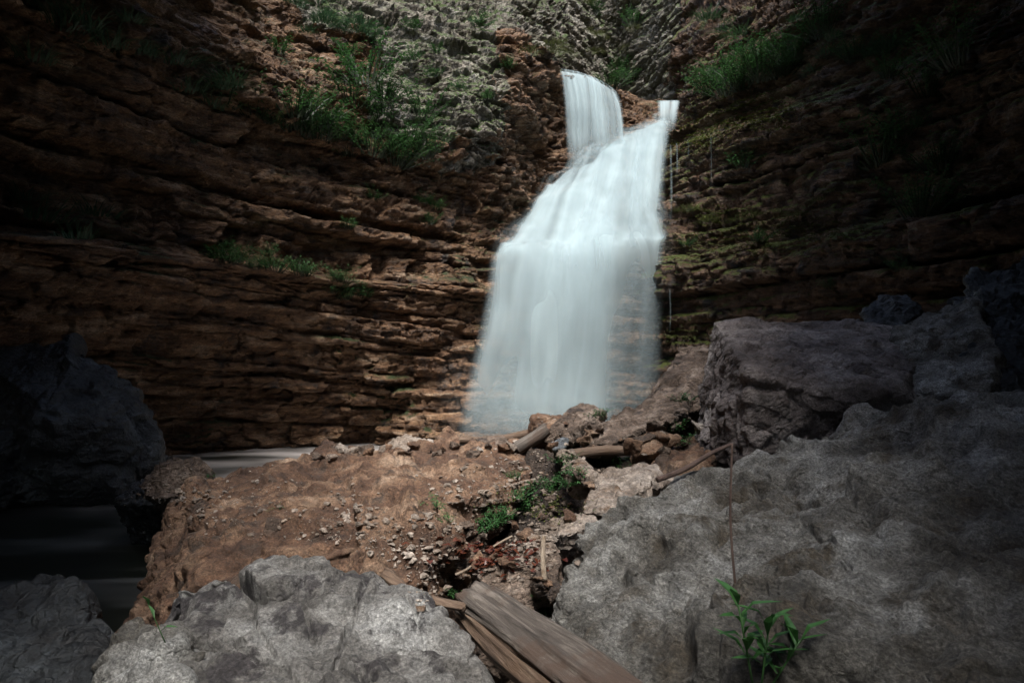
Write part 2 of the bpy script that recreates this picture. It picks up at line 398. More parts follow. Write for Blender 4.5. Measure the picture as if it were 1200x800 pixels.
# pale upper part of the left cliff uses a second material slot, chosen by where the dry scree begins
def second_slot(o, V, mat, test):
    me = o.data; me.materials.append(mat)
    F = np.zeros(len(me.loops), dtype=np.int32); me.loops.foreach_get('vertex_index', F); F = F.reshape(-1, 4)
    c = V[F].mean(1); n = fbm(c * 1.6, 4, 777) * 1.1
    me.polygons.foreach_set('material_index', test(c, n).astype(np.int32))
second_slot(lc, VL, M['cliff_pale'], lambda c, n: ((c[:, 2] + n > 6.9 - .30 * c[:, 0]) & ((c[:, 0] + n * .4 < -.25) | (c[:, 2] > 8.9))) | ((c[:, 2] + n > 5.6) & (c[:, 0] > -2.6) & (c[:, 0] + n * .4 < -.25)))

RC = [(-.6, [(1.2, 15), (2.9, 13.9), (4.4, 13.0), (6.2, 11.3), (7.9, 8.5), (8.6, 5), (9, 1)]),
      (.3, [(1.2, 15), (2.9, 13.8), (4.4, 12.9), (6.2, 11.2), (7.9, 8.4), (8.6, 5), (9, 1)]),
      (2., [(1.6, 14.8), (3.35, 13.6), (4.3, 12.5), (6.0, 10.7), (7.5, 8.2), (8.2, 5), (8.5, 1)]),
      (3.5, [(1.8, 14.9), (3.5, 13.4), (4.4, 12.2), (5.8, 10.3), (7.2, 8), (7.9, 5), (8.2, 1)]),
      (4.0, [(2.3, 15.2), (3.6, 13.9), (4.6, 13.0), (6.2, 11.0), (7.5, 8.4), (8.1, 5), (8.4, 1)]),
      (5.8, [(3.0, 16), (3.55, 14.3), (4.5, 13.0), (6.0, 11.0), (7.3, 8.4), (7.8, 5), (8.2, 1)]),
      (6.3, [(3.5, 16.5), (3.8, 14.6), (4.7, 13.2), (6.2, 11.3), (7.4, 8.6), (7.9, 5), (8.2, 1)]),
      (7.0, [(3.8, 18), (4.1, 16.2), (5.3, 14.4), (6.6, 12), (7.6, 9), (7.9, 5), (8.1, 1)]),
      (8.6, [(4.4, 19.8), (4.6, 17.4), (5.8, 15.3), (6.9, 12.6), (7.6, 9), (7.8, 5), (8, 1)]),
      (11., [(5.3, 21.5), (5.2, 18.5), (6.2, 16), (7.1, 13), (7.5, 9), (7.6, 5), (7.6, 1)]),
      (15., [(6, 24), (6.0, 20), (6.6, 17), (7.1, 13), (7.2, 9), (7.2, 5), (7.2, 1)]),
      (18., [(6, 25), (6.2, 21), (6.8, 18), (7.1, 13), (7.0, 9), (7.0, 5), (7.0, 1)])]
sR = np.concatenate([np.linspace(0, 4, 520), np.linspace(4, 6, 50)[1:]])
GR = loft(rows_from(RC), 0, 0, np.concatenate([np.linspace(0, 9, 480, endpoint=False), np.linspace(9, 11, 50)]), sR)
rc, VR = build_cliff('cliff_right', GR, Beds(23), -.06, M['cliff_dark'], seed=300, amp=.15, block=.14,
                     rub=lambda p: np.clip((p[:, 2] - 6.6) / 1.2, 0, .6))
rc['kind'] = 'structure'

# far gorge behind the falls: two slopes meeting in a dark crevice
BL = [(6.5, [(-1.5, 17.6), (.6, 18.0), (1.8, 18.6), (3.1, 20.6), (4.0, 24.5)]),
      (8.4, [(-1.5, 17.9), (.6, 18.3), (1.8, 19.0), (3.1, 20.9), (4.05, 24.7)]),
      (10.5, [(-1.5, 19.0), (.6, 19.6), (1.8, 20.6), (3.0, 22.2), (4.0, 25)]),
      (13, [(-1.5, 20.6), (.6, 21.2), (1.8, 22.2), (2.9, 23.6), (3.95, 26)]),
      (16, [(-1.5, 22.6), (.6, 23.2), (1.8, 24.0), (2.8, 25.2), (3.9, 27)]),
      (20, [(-1.5, 24), (.6, 25), (1.8, 26), (2.8, 27), (3.9, 28.5)])]
BR = [(6.5, [(3.6, 25), (4.1, 22.0), (4.6, 19.9), (5.6, 18.4), (7.5, 17)]),
      (8.4, [(3.7, 25), (4.2, 22.2), (4.7, 20.1), (5.8, 18.7), (7.8, 17.5)]),
      (10.5, [(3.6, 25.5), (4.4, 22.6), (5.1, 20.5), (6.3, 19), (8.2, 18)]),
      (13, [(3.5, 26.2), (4.6, 23.2), (5.6, 21.0), (6.9, 19.6), (8.6, 18.5)]),
      (16, [(3.4, 27), (4.8, 24), (6.0, 22), (7.4, 20.4), (9, 19)]),
      (20, [(3.3, 28), (5.0, 25), (6.4, 23), (8, 21), (9.5, 20)])]
bc, VB = build_cliff('cliff_back', loft(rows_from(BL), 330, 360), Beds(41, tmin=.06, tmax=.45), .55, M['cliff_pale'], seed=500, amp=.14, block=.14, warp=.06,
                     rub=lambda p: np.full(len(p), .35))
bc['kind'] = 'structure'
bc, VB = build_cliff('cliff_back', loft(rows_from(BR), 300, 360), Beds(47, tmin=.05, tmax=.35), -.8, M['cliff_pale'], seed=560, amp=.18, block=.06, warp=.05)
bc['kind'] = 'structure'

# added unseen rock walls that shade the sides, leaving a widening gap of light
def shade_wall(name, sg, seed):
    edge = [(.55, -6, 3.0), (.55, -2.5, 3.0), (.75, 0, 3.1), (1.35, 3, 4.5), (2.4, 6, 6.5), (4.1, 9.5, 9.0), (5.9, 13, 12.3)]
    rows = []
    for (x, y, z_) in edge:
        near = y <= 3.5; X0 = 14; base = max(1.9, .8 * y + 1.3)
        lo = (base, y, -.6) if near else (x + (X0 - x) * .6, y, z_ - 1.2)
        mid = (base, y, z_ - 1.2) if near else (x + (X0 - x) * .3, y, z_ - .8)
        sh = (-.02 if sg > 0 else -.22) * float(np.interp(y, [-6, 6, 13], [1, 1, .2]))
        rows.append([(sg * q[0] + sh, q[1], q[2]) for q in (lo, mid, (x + .25, y, z_ - .1), (x, y, z_ + .5), (x + .4, y, z_ + 1.6), (x + (X0 - x) * .3, y, z_ + 3.0), (X0, y, z_ + 4.0))])
    G = loft(rows, 80, 110)
    p = G.reshape(-1, 3); n = grid_normals(G).reshape(-1, 3)
    V = p + n * (.28 * fbm(p * .8, 4, seed) + .10 * ridged(p * np.array([1.5, 1.5, 5]), 3, seed + 3))[:, None]
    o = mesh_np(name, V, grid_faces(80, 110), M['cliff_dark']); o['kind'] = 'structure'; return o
shade_wall('unseen_shade_wall', -1, 801)
shade_wall('unseen_shade_wall', 1, 811)

# ------------------------------------------------------------------ waterfall shapes (rows of points down the flow)
WR = [[P(655, 208, 15.9), P(700, 180, 16.3), P(742, 154, 16.9), P(788, 140, 17.4)],
      [P(636, 222, 15.3), P(686, 203, 15.6), P(738, 178, 16.0), P(787, 160, 16.4)],
      [P(618, 247, 14.6), P(674, 234, 14.8), P(732, 215, 15.1), P(783, 197, 15.4)],
      [P(596, 276, 13.7), P(660, 269, 13.9), P(725, 255, 14.2), P(781, 243, 14.5)],
      [P(578, 292, 13.1), P(652, 291, 13.2), P(722, 282, 13.5), P(790, 268, 13.9)],
      [P(571, 306, 12.8), P(649, 307, 12.9), P(719, 299, 13.1), P(786, 285, 13.6)],
      [P(564, 360, 12.6), P(641, 362, 12.6), P(712, 358, 12.9), P(782, 340, 13.4)],
      [P(546, 440, 12.4), P(628, 440, 12.4), P(706, 440, 12.7), P(778, 420, 13.2)],
      [P(526, 525, 12.1), P(612, 530, 12.1), P(702, 530, 12.4), P(774, 530, 12.9)]]
def water_grid(rows, ns, nt_, push=0.0, seed=0, rough=.1, freq=(1.6, 1.6, .5)):
    G = loft(rows, ns, nt_)
    n = grid_normals(G); 
    flip = np.sign(n[ns // 2, nt_ // 2, 1]); n = n * -flip            # towards the camera
    p = G.reshape(-1, 3)
    d = rough * fbm(p * np.array(freq), 2, seed) + .12 * rough * fbm(p * np.array([5, 5, .6]), 1, seed + 5) + push
    V = p + n.reshape(-1, 3) * d[:, None]
    uu, vv = np.meshgrid(np.linspace(0, 1, ns), np.linspace(0, 1, nt_), indexing='ij')
    return V, np.stack([uu.ravel(), vv.ravel()], 1)

# rock the cascade runs over
rr = [[(p[0] + (-.2, 0, 0, .35)[i], p[1] + .45, p[2] - .25) for i, p in enumerate(r)] for r in WR]
rr[0] = [(p[0], p[1] + .3, p[2] + .0) for p in rr[0]]
for r_ in rr: r_.insert(0, (r_[0][0] - 1.3, r_[0][1] + .5, r_[0][2] + .2))
shelf0 = [P(655, 92, 17.4), P(705, 110, 17.4), P(745, 150, 17.6), P(800, 132, 18.4)]
shelf = [[P(650, 110, 18.5), P(705, 108, 18.6), P(750, 118, 19.5), P(810, 118, 19.6)],
         [(a[0], a[1], a[2]) for a in shelf0],
         [P(655, 130, 17.2), P(705, 135, 17.1), P(745, 158, 17.3), P(805, 140, 17.9)],
         [P(655, 190, 17.0), P(705, 180, 16.9), P(745, 165, 17.1), P(805, 150, 17.6)]]
for r_ in shelf: r_.insert(0, (r_[0][0] - 1.3, r_[0][1] + .5, r_[0][2] + .3))
GS = loft(shelf + rr, 340, 560)
cs, VS = build_cliff('cliff_step', GS, Beds(77, tmin=.06, tmax=.4), .05, M['cliff_warm'], seed=700, amp=.10, block=.07, sign=-1,
                     rub=lambda p: np.clip((p[:, 2] - 5.5), 0, .8))
cs['kind'] = 'structure'

def water_mat(name, dens, su, sv, thr, edge=.10, top=(0, .02), bot=(.9, 1.0), col_=(.45, .55, .575), fade_bot=1.0, right_thin=0.0, lobes=1.2):
    m, nt, out = new_mat(name); g = NG(nt)
    tc = g.n('ShaderNodeUVMap'); tc.uv_map = 'flow'
    sp = g.n('ShaderNodeSeparateXYZ'); g.put(sp.inputs[0], tc.outputs[0]); u, v = sp.outputs[0], sp.outputs[1]
    warp = g.noise(g.vmul(tc.outputs[0], (2.5, 2.0, 1)), 1.5, 2, .5)
    uw = g.math('ADD', u, g.math('MULTIPLY', g.math('SUBTRACT', warp, .5), .10))
    cx = g.n('ShaderNodeCombineXYZ'); g.put(cx.inputs[0], g.math('MULTIPLY', uw, su)); g.put(cx.inputs[1], g.math('MULTIPLY', v, sv)); cx.inputs[2].default_value = dens * 9.7
    st = g.noise(cx.outputs[0], 1.0, 2.5, .45)
    cx2 = g.n('ShaderNodeCombineXYZ'); g.put(cx2.inputs[0], g.math('MULTIPLY', uw, su * .22)); g.put(cx2.inputs[1], g.math('MULTIPLY', v, sv * lobes)); cx2.inputs[2].default_value = dens * 3.1 + 5
    lb = g.noise(cx2.outputs[0], 1.0, 2, .5)
    a = g.math('ADD', g.math('MULTIPLY', st, .55), g.math('MULTIPLY', lb, .45))
    a = g.ramp(a, [(thr[0], 0), (thr[1], 1)])
    # ragged, feathered sides
    ue = g.math('ADD', u, g.math('MULTIPLY', g.math('SUBTRACT', g.noise(cx.outputs[0], .6, 3, .5), .5), .16))
    mr = lambda x, a0, a1: (lambda o: o)(_mr(g, x, a0, a1))
    e = g.math('MULTIPLY', mr(ue, 0.01, edge), mr(ue, .99, 1 - edge))
    tb = g.math('MULTIPLY', mr(v, top[0], top[1]), mr(v, bot[1], bot[0]))
    a = g.math('MULTIPLY', g.math('MULTIPLY', a, e), tb)
    if right_thin:
        k = g.math('MULTIPLY', mr(u, .62, .92), mr(v, .5, .75))
        a = g.math('MULTIPLY', a, g.math('SUBTRACT', 1.0, g.math('MULTIPLY', k, right_thin)))
    a = g.math('MULTIPLY', a, g.math('SUBTRACT', dens, g.math('MULTIPLY', mr(v, .5, 1.0), .30)))
    df = g.n('ShaderNodeBsdfDiffuse'); df.inputs[0].default_value = (*col_, 1)
    tr = g.n('ShaderNodeBsdfTranslucent'); tr.inputs[0].default_value = (*col_, 1)
    m1 = g.n('ShaderNodeMixShader'); m1.inputs[0].default_value = .35
    nt.links.new(df.outputs[0], m1.inputs[1]); nt.links.new(tr.outputs[0], m1.inputs[2])
    tp = g.n('ShaderNodeBsdfTransparent'); m2 = g.n('ShaderNodeMixShader'); g.put(m2.inputs[0], a)
    nt.links.new(tp.outputs[0], m2.inputs[1]); nt.links.new(m1.outputs[0], m2.inputs[2]); nt.links.new(m2.outputs[0], out.inputs[0])
    return m
wf = empty('waterfall', P(650, 520, 12.4))
tag(wf, 'tall milky white waterfall pouring down stepped brown cliffs into the gorge', 'waterfall')
def wpart(name, V, uv, ns, nt_, mat):
    o = mesh_np(name, V - np.array(wf.location), grid_faces(ns, nt_), mat, wf, uv=uv); return o
bpy.context.view_layer.update()
# cascade and main curtain: three veils a hand apart, each thick in other places
for k, (push, dn, thr) in enumerate([(0.0, .94, (.26, .54)), (.12, .66, (.36, .66)), (.26, .50, (.40, .70))]):
    V, uv = water_grid(WR, 90, 160, push, 20 + k * 7, .16)
    wpart('main_curtain' if k == 0 else 'spray_veil', V, uv, 90, 160,
          water_mat('silky_water', dn, 7 + 5 * k, 1.0, thr, edge=.12 + .05 * k, lobes=2.6, top=(0, .05), bot=(.9, 1.0), right_thin=.55))
# upper fall
UF = [[P(654, 83, 17.2), P(678, 87, 17.1), P(702, 96, 17.0), P(722, 110, 16.9)],
      [P(656, 88, 16.9), P(681, 93, 16.8), P(706, 103, 16.7), P(727, 120, 16.6)],
      [P(660, 120, 16.6), P(685, 124, 16.5), P(710, 128, 16.5), P(731, 140, 16.4)],
      [P(662, 160, 16.5), P(687, 162, 16.4), P(712, 160, 16.3), P(733, 162, 16.3)],
      [P(664, 208, 16.2), P(688, 202, 16.2), P(713, 190, 16.2), P(735, 180, 16.2)]]
for k, (push, dn, thr) in enumerate([(0.0, .85, (.24, .56)), (.08, .55, (.40, .66))]):
    V, uv = water_grid(UF, 60, 80, push, 60 + k * 7, .06)
    wpart('upper_fall', V, uv, 60, 80, water_mat('upper_silky_water', dn, 11 + 8 * k, .3, thr, edge=.10, top=(0, .03), bot=(.7, 1.0), lobes=.5))
# notch where the stream enters on the right
NF = [[P(768, 119, 18.2), P(782, 120, 18.2), P(798, 121, 18.2)],
      [P(769, 124, 18.0), P(783, 125, 18.0), P(797, 125, 18.0)],
      [P(768, 145, 17.5), P(781, 146, 17.5), P(794, 146, 17.5)],
      [P(755, 165, 16.8), P(775, 165, 16.8), P(792, 164, 16.8)]]
V, uv = water_grid(NF, 30, 40, .05, 90, .04)
wpart('notch_fall', V, uv, 30, 40, water_mat('notch_water', .85, 8, .6, (.25, .55), edge=.25, top=(0, .25), bot=(.35, 1.0)))
# thin side runs: left trickle, right edge strands
def strand(pts, w0, w1, mat, name='water_strand'):
    rows = []
    for i, p in enumerate(pts):
        wd = w0 + (w1 - w0) * i / (len(pts) - 1)
        rows.append([(p[0] - wd / 2, p[1] + .03, p[2]), (p[0], p[1] - wd * .3, p[2]), (p[0] + wd / 2, p[1] + .03, p[2])])
    V, uv = water_grid(rows, 9, 40, 0, 5, .01)
    wpart(name, V, uv, 9, 40, mat)
ms = water_mat('strand_water', .7, 3, 1.5, (.25, .55), edge=.35, bot=(.6, 1.0))
ms2 = water_mat('thin_strand_water', .45, 3, 3, (.3, .6), edge=.4, bot=(.6, 1.0))
MR = [[P(505, 400, 11.9), P(610, 400, 11.8), P(700, 400, 12.1), P(800, 400, 12.6)],
      [P(500, 470, 11.7), P(610, 470, 11.6), P(700, 470, 11.9), P(800, 470, 12.4)],
      [P(495, 545, 11.5), P(610, 545, 11.4), P(700, 545, 11.7), P(800, 545, 12.2)]]
V, uv = water_grid(MR, 40, 40, 0, 95, .15)
wpart('mist', V, uv, 40, 40, water_mat('drifting_spray', .34, 2.2, 1.2, (.2, .7), edge=.42, top=(0, .7), bot=(.99, 1.0)))
strand([P(600, 287, 12.9), P(589, 292, 12.7), P(584, 310, 12.6), P(583, 345, 12.6), P(581, 385, 12.6)], .12, .10, ms2)
if 0: strand([P(790, 268, 13.3), P(797, 262, 13.1), P(801, 270, 13), P(800, 300, 13)], .08, .05, ms2)
for px, y0, y1, wd, Yq in [(786, 170, 262, .05, 14.0), (833, 158, 228, .025, 12.9), (793, 168, 208, .03, 13.6),
                       (806, 165, 188, .02, 13.4), (785, 338, 392, .03, 12.9)]:
    strand([P(px, y0, Yq), P(px + 1, (y0 + y1) / 2, Yq - .05), P(px, y1, Yq - .05)], wd, wd * 1.4, ms if wd > .09 else ms2)

# ------------------------------------------------------------------ stream bed and pool water
nx, ny = 300, 300
nx, ny = 420, 420
u_ = np.linspace(-1, 1, nx); xs = .4 + 3.0 * u_ + 7.4 * u_ ** 5; v_ = np.linspace(-1, 1, ny); ys = 4 + 3.2 * v_ + 12.8 * np.where(v_ > 0, v_ ** 5, 0) + 3.8 * np.where(v_ < 0, v_ ** 5, 0)
X, Yg = np.meshgrid(xs, ys, indexing='ij')
p = np.stack([X.ravel(), Yg.ravel(), np.zeros(nx * ny)], 1)
def bump2(cx_, cy_, rx, ry, h): return h * np.exp(-(((p[:, 0] - cx_) / rx) ** 2 + ((p[:, 1] - cy_) / ry) ** 2))
z = -.45 + bump2(.7, 5.0, .9, 1.1, 1.15) + bump2(2.6, 5.4, 1.4, 1.4, 1.1) + bump2(.5, 2.8, .9, 1.3, .72) + bump2(4, 8, 2.5, 2.5, .9) + bump2(-.5, 4.2, 1.0, 1.6, .5)
z += bump2(-.2, .8, 1.6, 1.2, .4) + bump2(.2, 5.3, .5, .5, .45)
z = np.minimum(z, .85) + .10 * fbm(p * 2.2, 5, 900) + .03 * fbm(p * 12, 4, 910) + .05 * facets(p * 7, 915)[0] + .02 * facets(p * 20, 917)[0]
p[:, 2] = z
gr = mesh_np('ground', p, grid_faces(nx, ny), M['bed']); gr['kind'] = 'structure'

m, nt, out = new_mat('pool_water'); g = NG(nt)
geo = g.n('ShaderNodeNewGeometry')
fl = g.noise(g.vmul(geo.outputs['Position'], (.55, 2.6, 1)), .8, 4, .5, .6)
b = g.n('ShaderNodeBsdfPrincipled')
g.put(b.inputs['Base Color'], g.mix(g.ramp(fl, [(.52, 0), (.74, .5)]), (.010, .012, .009), (.22, .22, .21)))
spx = g.n('ShaderNodeSeparateXYZ'); g.put(spx.inputs[0], geo.outputs['Position'])
foam = g.math('MULTIPLY', _mr(g, spx.outputs[1], 6.6, 9.0), _mr(g, g.noise(g.vmul(geo.outputs['Position'], (.7, 1.6, 1)), .8, 2, .4, .3), .25, .75))
g.put(b.inputs['Base Color'], g.mix(g.math('MULTIPLY', foam, .85), g.mix(g.ramp(fl, [(.52, 0), (.74, .45)]), (.010, .012, .009), (.22, .22, .21)), (.62, .57, .54)))
b.inputs['Roughness'].default_value = .32; b.inputs['IOR'].default_value = 1.33
bp = g.n('ShaderNodeBump'); bp.inputs['Strength'].default_value = .25; bp.inputs['Distance'].default_value = .05
g.put(bp.inputs['Height'], g.noise(geo.outputs['Position'], 1.2, 2, .5)); g.put(b.inputs['Normal'], bp.outputs[0])
nt.links.new(b.outputs[0], out.inputs[0])
nx, ny = 80, 90
X, Yg = np.meshgrid(np.linspace(-9.5, 4, nx), np.linspace(-3, 15, ny), indexing='ij')
p = np.stack([X.ravel(), Yg.ravel(), 0 * X.ravel()], 1); p[:, 2] = .03 * fbm(p * .9, 2, 33)
wt = mesh_np('water', p, grid_faces(nx, ny), m); wt['kind'] = 'structure'

# ------------------------------------------------------------------ rocks
import bmesh
def hull_planes(pts):
    bm = bmesh.new()
    for q in pts: bm.verts.new(q)
    r = bmesh.ops.convex_hull(bm, input=bm.verts)
    bm.normal_update()
    c = np.mean([v.co[:] for v in bm.verts], axis=0)
    N, D = [], []
    for f in bm.faces:
        n = np.array(f.normal[:]); d = n @ (np.array(f.verts[0].co[:]) - c)
        if d < 0: n, d = -n, -d
        N.append(n); D.append(d)
    bm.free()
    return c, np.array(N), np.array(D)

def cube_sphere(n):
    t = np.tan(np.linspace(-1, 1, n + 1) * math.pi / 4); a, b_ = np.meshgrid(t, t, indexing='ij'); one = np.ones_like(a)
    fs = [(one, a, b_), (-one, b_, a), (b_, one, a), (a, -one, b_), (a, b_, one), (b_, a, -one)]
    Vs, Fs = [], []
    for k, (x, y, z_) in enumerate(fs):
        Vs.append(np.stack([x, y, z_], -1).reshape(-1, 3)); Fs.append(grid_faces(n + 1, n + 1) + k * (n + 1) ** 2)
    V = np.concatenate(Vs); F = np.concatenate(Fs)
    V /= np.linalg.norm(V, axis=1, keepdims=True)
    key = np.round(V * 1e5).astype(np.int64); u, idx, inv = np.unique(key, axis=0, return_index=True, return_inverse=True)
    return V[idx], inv.ravel()[F]
_cs = {}
def rock_verts(pts, n=60, seed=0, amp=.05, freq=1.0, facet=.05, ffreq=2.5, fine=.008, ffine=22, soft=.06, layer=0, lfreq=14, ldir=(0, .3, 1), crack=.02, rid=0, rfreq=7, cracks=(), ctr=None, focus=0, cuts=0, cf=(.86, .99)):
    if n not in _cs: _cs[n] = cube_sphere(n)
    S, F = _cs[n]
    c, N, D = hull_planes(pts)
    if ctr is not None:
        D = D - N @ (np.array(ctr) - c); c = np.array(ctr, dtype=float)
    ex = np.array(pts) - c
    if cuts:
        r_ = np.random.default_rng(seed + 1000); cn = r_.normal(size=(cuts, 3)); cn[:, 2] = cn[:, 2] * .8 + .25; cn /= np.linalg.norm(cn, axis=1, keepdims=True)
        sup = (ex @ cn.T).max(0); cd = sup * r_.uniform(cf[0], cf[1], cuts); N = np.concatenate([N, cn]); D = np.concatenate([D, cd])
    sc_ = np.abs(ex).max(0) + 1e-3
    d = S * sc_; d /= np.linalg.norm(d, axis=1, keepdims=True)
    if focus:
        v_ = np.array([0, 0, EYE]) - c; v_ = v_ / np.linalg.norm(v_) + np.array([0, 0, .8]); v_ /= np.linalg.norm(v_)
        d = d + focus * v_; d /= np.linalg.norm(d, axis=1, keepdims=True)
    dq = d + .018 * np.stack([fbm(d * 5 + seed, 3, seed + 60 + k_) for k_ in range(3)], 1) if cuts else d
    dots = dq @ N.T
    r = np.where(dots > 1e-3, D / np.maximum(dots, 1e-3), 1e9)
    kk = soft * np.median(D) + 1e-4
    rm = r.min(1); rs = rm - kk * np.log(np.exp(-(r - rm[:, None]) / kk).sum(1))     # soft edges
    V = d * rs[:, None]
    p = V + c + seed * 3.17
    # outward direction from the nearest plane, smoothed
    wgt = np.exp(-(r - rm[:, None]) / (kk * 2)); nn = wgt @ N; nn /= np.linalg.norm(nn, axis=1, keepdims=True)
    pw_ = p + .12 / ffreq * np.stack([fbm(p * ffreq * 1.7, 2, seed + 30 + k_) for k_ in range(3)], 1)
    def chis(q, sd_, w_=.3):
        f_, e_ = facets(q, sd_, 1.6, .35); k_ = np.clip(e_ / w_, 0, 1); return f_ * k_ * k_ * (3 - 2 * k_), e_
    f1, e1 = chis(pw_ * ffreq, seed + 1, .22)
    f2, e2 = chis(pw_ * ffreq * 3.1 + 5, seed + 2)
    disp = amp * fbm(p * freq, 4, seed) + facet * f1 - crack * np.exp(-e1 / .05) + facet * .6 * f2 - crack * .3 * np.exp(-e2 / .06)
    f3, e3 = chis(pw_ * ffreq * 8 + 9, seed + 3, .4)
    disp += facet * .12 * f3 + fine * fbm(p * ffine, 4, seed + 9, .6)
    if rid: disp += rid * (ridged(p * rfreq * np.array([1, 1, 1.6]), 4, seed + 12, .55) - .3)
    if cracks:
        X_, Y_, _d = project(V + c)
        for (x0, y0, x1, y1, w_, dp) in cracks:
            ax, ay = x1 - x0, y1 - y0; t = np.clip(((X_ - x0) * ax + (Y_ - y0) * ay) / (ax * ax + ay * ay), 0, 1)
            wob = 5 * vnoise(np.stack([X_ * .06, Y_ * .06, 0 * X_], 1), 5)
            dist = np.hypot(X_ - x0 - ax * t, Y_ - y0 - ay * t) + np.abs(wob) * .5 * 0 + wob * .5
            disp -= np.where(V[:, 1] < ex[:, 1].max() * .9, dp * np.clip(1.4 - np.abs(dist) / w_, 0, 1) * (.4 + .6 * np.sin(np.pi * np.clip(t, .05, .95))), 0)
    if layer:
        l = np.array(ldir) / np.linalg.norm(ldir); t = (p @ l + .06 * fbm(p * 2, 3, seed + 4)) * lfreq
        t = t + 1.2 * vnoise(p * 1.3, seed + 77); i_ = np.floor(t).astype(np.int64); k_ = np.clip((t - i_ - .82) / .18, 0, 1); k_ = k_ * k_ * (3 - 2 * k_); z_ = i_ * 0
        disp += layer * ((_h(i_, z_, z_, seed) * (1 - k_) + _h(i_ + 1, z_, z_, seed) * k_) - .5)
        disp -= layer * .35 * np.exp(-np.abs(t - i_ - .95) / .06)
    return V + nn * disp[:, None] + 0, F, c

def rock(name, label, cat, pts, mat, group=None, n=60, parent=None, **k):
    V, F, c = rock_verts(pts, n, **k)
    o = mesh_np(name, V, F, M[mat] if isinstance(mat, str) else mat)
    o.location = c
    tag(o, label, cat, group)
    return o
def PP(*l): return [P(*q) for q in l]

# big foreground boulder on the left, pale and mottled, split by a wedge
rock('boulder', 'pale mottled grey boulder with a wedge-shaped crack filling the lower left foreground', 'boulder',
     PP((318, 634, 2.55), (215, 668, 2.35), (180, 690, 2.2), (395, 672, 2.3), (470, 690, 2.15), (560, 745, 1.9), (600, 815, 1.6), (545, 900, 1.3), (300, 905, 1.25), (120, 860, 1.5), (130, 740, 2.0))
     + [(-1.0, 1.0, .1), (-.1, 1.0, .1), (-1.1, 2.4, .1), (-.25, 2.4, .1), (-.6, 1.7, -.8)], 'grey', n=330, ctr=(-.6, 1.75, .1), focus=.5, seed=3, amp=.05, freq=1.8, facet=.05, ffreq=2.8, fine=.013, ffine=14, crack=.008, rid=.013, rfreq=8, cuts=60, cf=(.89, .99), soft=.003, layer=.05, lfreq=5, ldir=(.6, .4, 1),
     cracks=[(262, 660, 308, 702, 6, .13), (308, 702, 345, 694, 4, .05), (345, 700, 372, 740, 3, .03), (430, 690, 395, 760, 4, .04), (395, 760, 440, 790, 5, .05), (200, 740, 330, 770, 4, .035), (470, 700, 500, 745, 3, .02)])
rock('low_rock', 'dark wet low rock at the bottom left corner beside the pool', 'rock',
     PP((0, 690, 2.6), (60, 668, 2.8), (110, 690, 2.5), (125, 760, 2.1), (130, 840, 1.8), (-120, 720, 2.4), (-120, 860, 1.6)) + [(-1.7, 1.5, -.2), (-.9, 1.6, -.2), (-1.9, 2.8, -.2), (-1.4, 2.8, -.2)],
     'slate_shade_dark', n=140, focus=.5, seed=9, amp=.05, freq=2, facet=.05, fine=.01)
rock('rock', 'small dark blocky rock between the pale mottled boulder and the pool', 'rock',
     PP((125, 735, 2.0), (165, 715, 2.05), (215, 735, 1.9), (205, 800, 1.6), (120, 810, 1.65)) + [(-1.1, 2.0, .1), (-.8, 1.9, .1), (-1.1, 1.5, .1)], 'grey_rough', n=70, seed=14, amp=.04, freq=3, facet=.05, ffreq=4, fine=.008)
# brown flat slab
rock('slab', 'broad flat brown gritty slab strewn with crumbs in the middle foreground', 'slab',
     PP((200, 562, 4.6), (262, 566, 4.9), (345, 545, 5.2), (450, 524, 5.6), (560, 515, 5.9), (640, 524, 5.2), (622, 548, 4.4), (560, 575, 3.7), (508, 592, 3.3), (430, 640, 2.85), (400, 668, 2.6), (320, 672, 2.5), (158, 700, 2.75), (165, 690, 2.8))
     + [(-1.6, 2.7, .0), (-2.2, 4.6, .0), (-.6, 2.5, .1), (-.3, 3.5, .1), (.2, 5.2, .1), (-1, 5.9, .1), (-.9, 4, -1.2)], 'earth', n=300, ctr=(-.85, 3.9, -.15), focus=.5, seed=21, amp=.045, freq=1.5, facet=.06, ffreq=2.2, fine=.016, ffine=13, crack=.008, rid=.020, rfreq=6, cuts=60, cf=(.9, 1.0), soft=.004, layer=.045, lfreq=7,
     cracks=[(420, 600, 510, 592, 3, .03), (400, 560, 440, 600, 4, .04), (440, 600, 425, 660, 4, .06), (300, 600, 400, 640, 4, .03), (520, 545, 470, 575, 3, .03)], ldir=(.2, .2, 1))
rock('slab_block', 'brown broken step of rock split off the front of the gritty slab', 'rock',
     PP((425, 592, 3.0), (500, 588, 3.15), (535, 610, 2.85), (528, 640, 2.6), (480, 678, 2.35), (425, 668, 2.45), (415, 620, 2.7), (470, 612, 2.75)) + [(-.5, 2.4, .3), (-.2, 2.6, .3), (-.3, 3.1, .3)],
     'earth', n=110, seed=26, amp=.03, freq=3, facet=.05, ffreq=4, fine=.010, crack=.02)
rock('crag', 'dark brown lumpy rock at the back of the pit above the log end', 'rock',
     PP((552, 645, 2.75), (600, 640, 2.8), (640, 640, 2.75), (632, 690, 2.45), (585, 705, 2.35), (556, 668, 2.55)) + [(-.2, 2.6, .3), (.15, 2.7, .3), (.1, 2.3, .3)],
     'brown', n=80, seed=31, amp=.03, freq=5, facet=.03, ffreq=7, fine=.006, crack=.01)
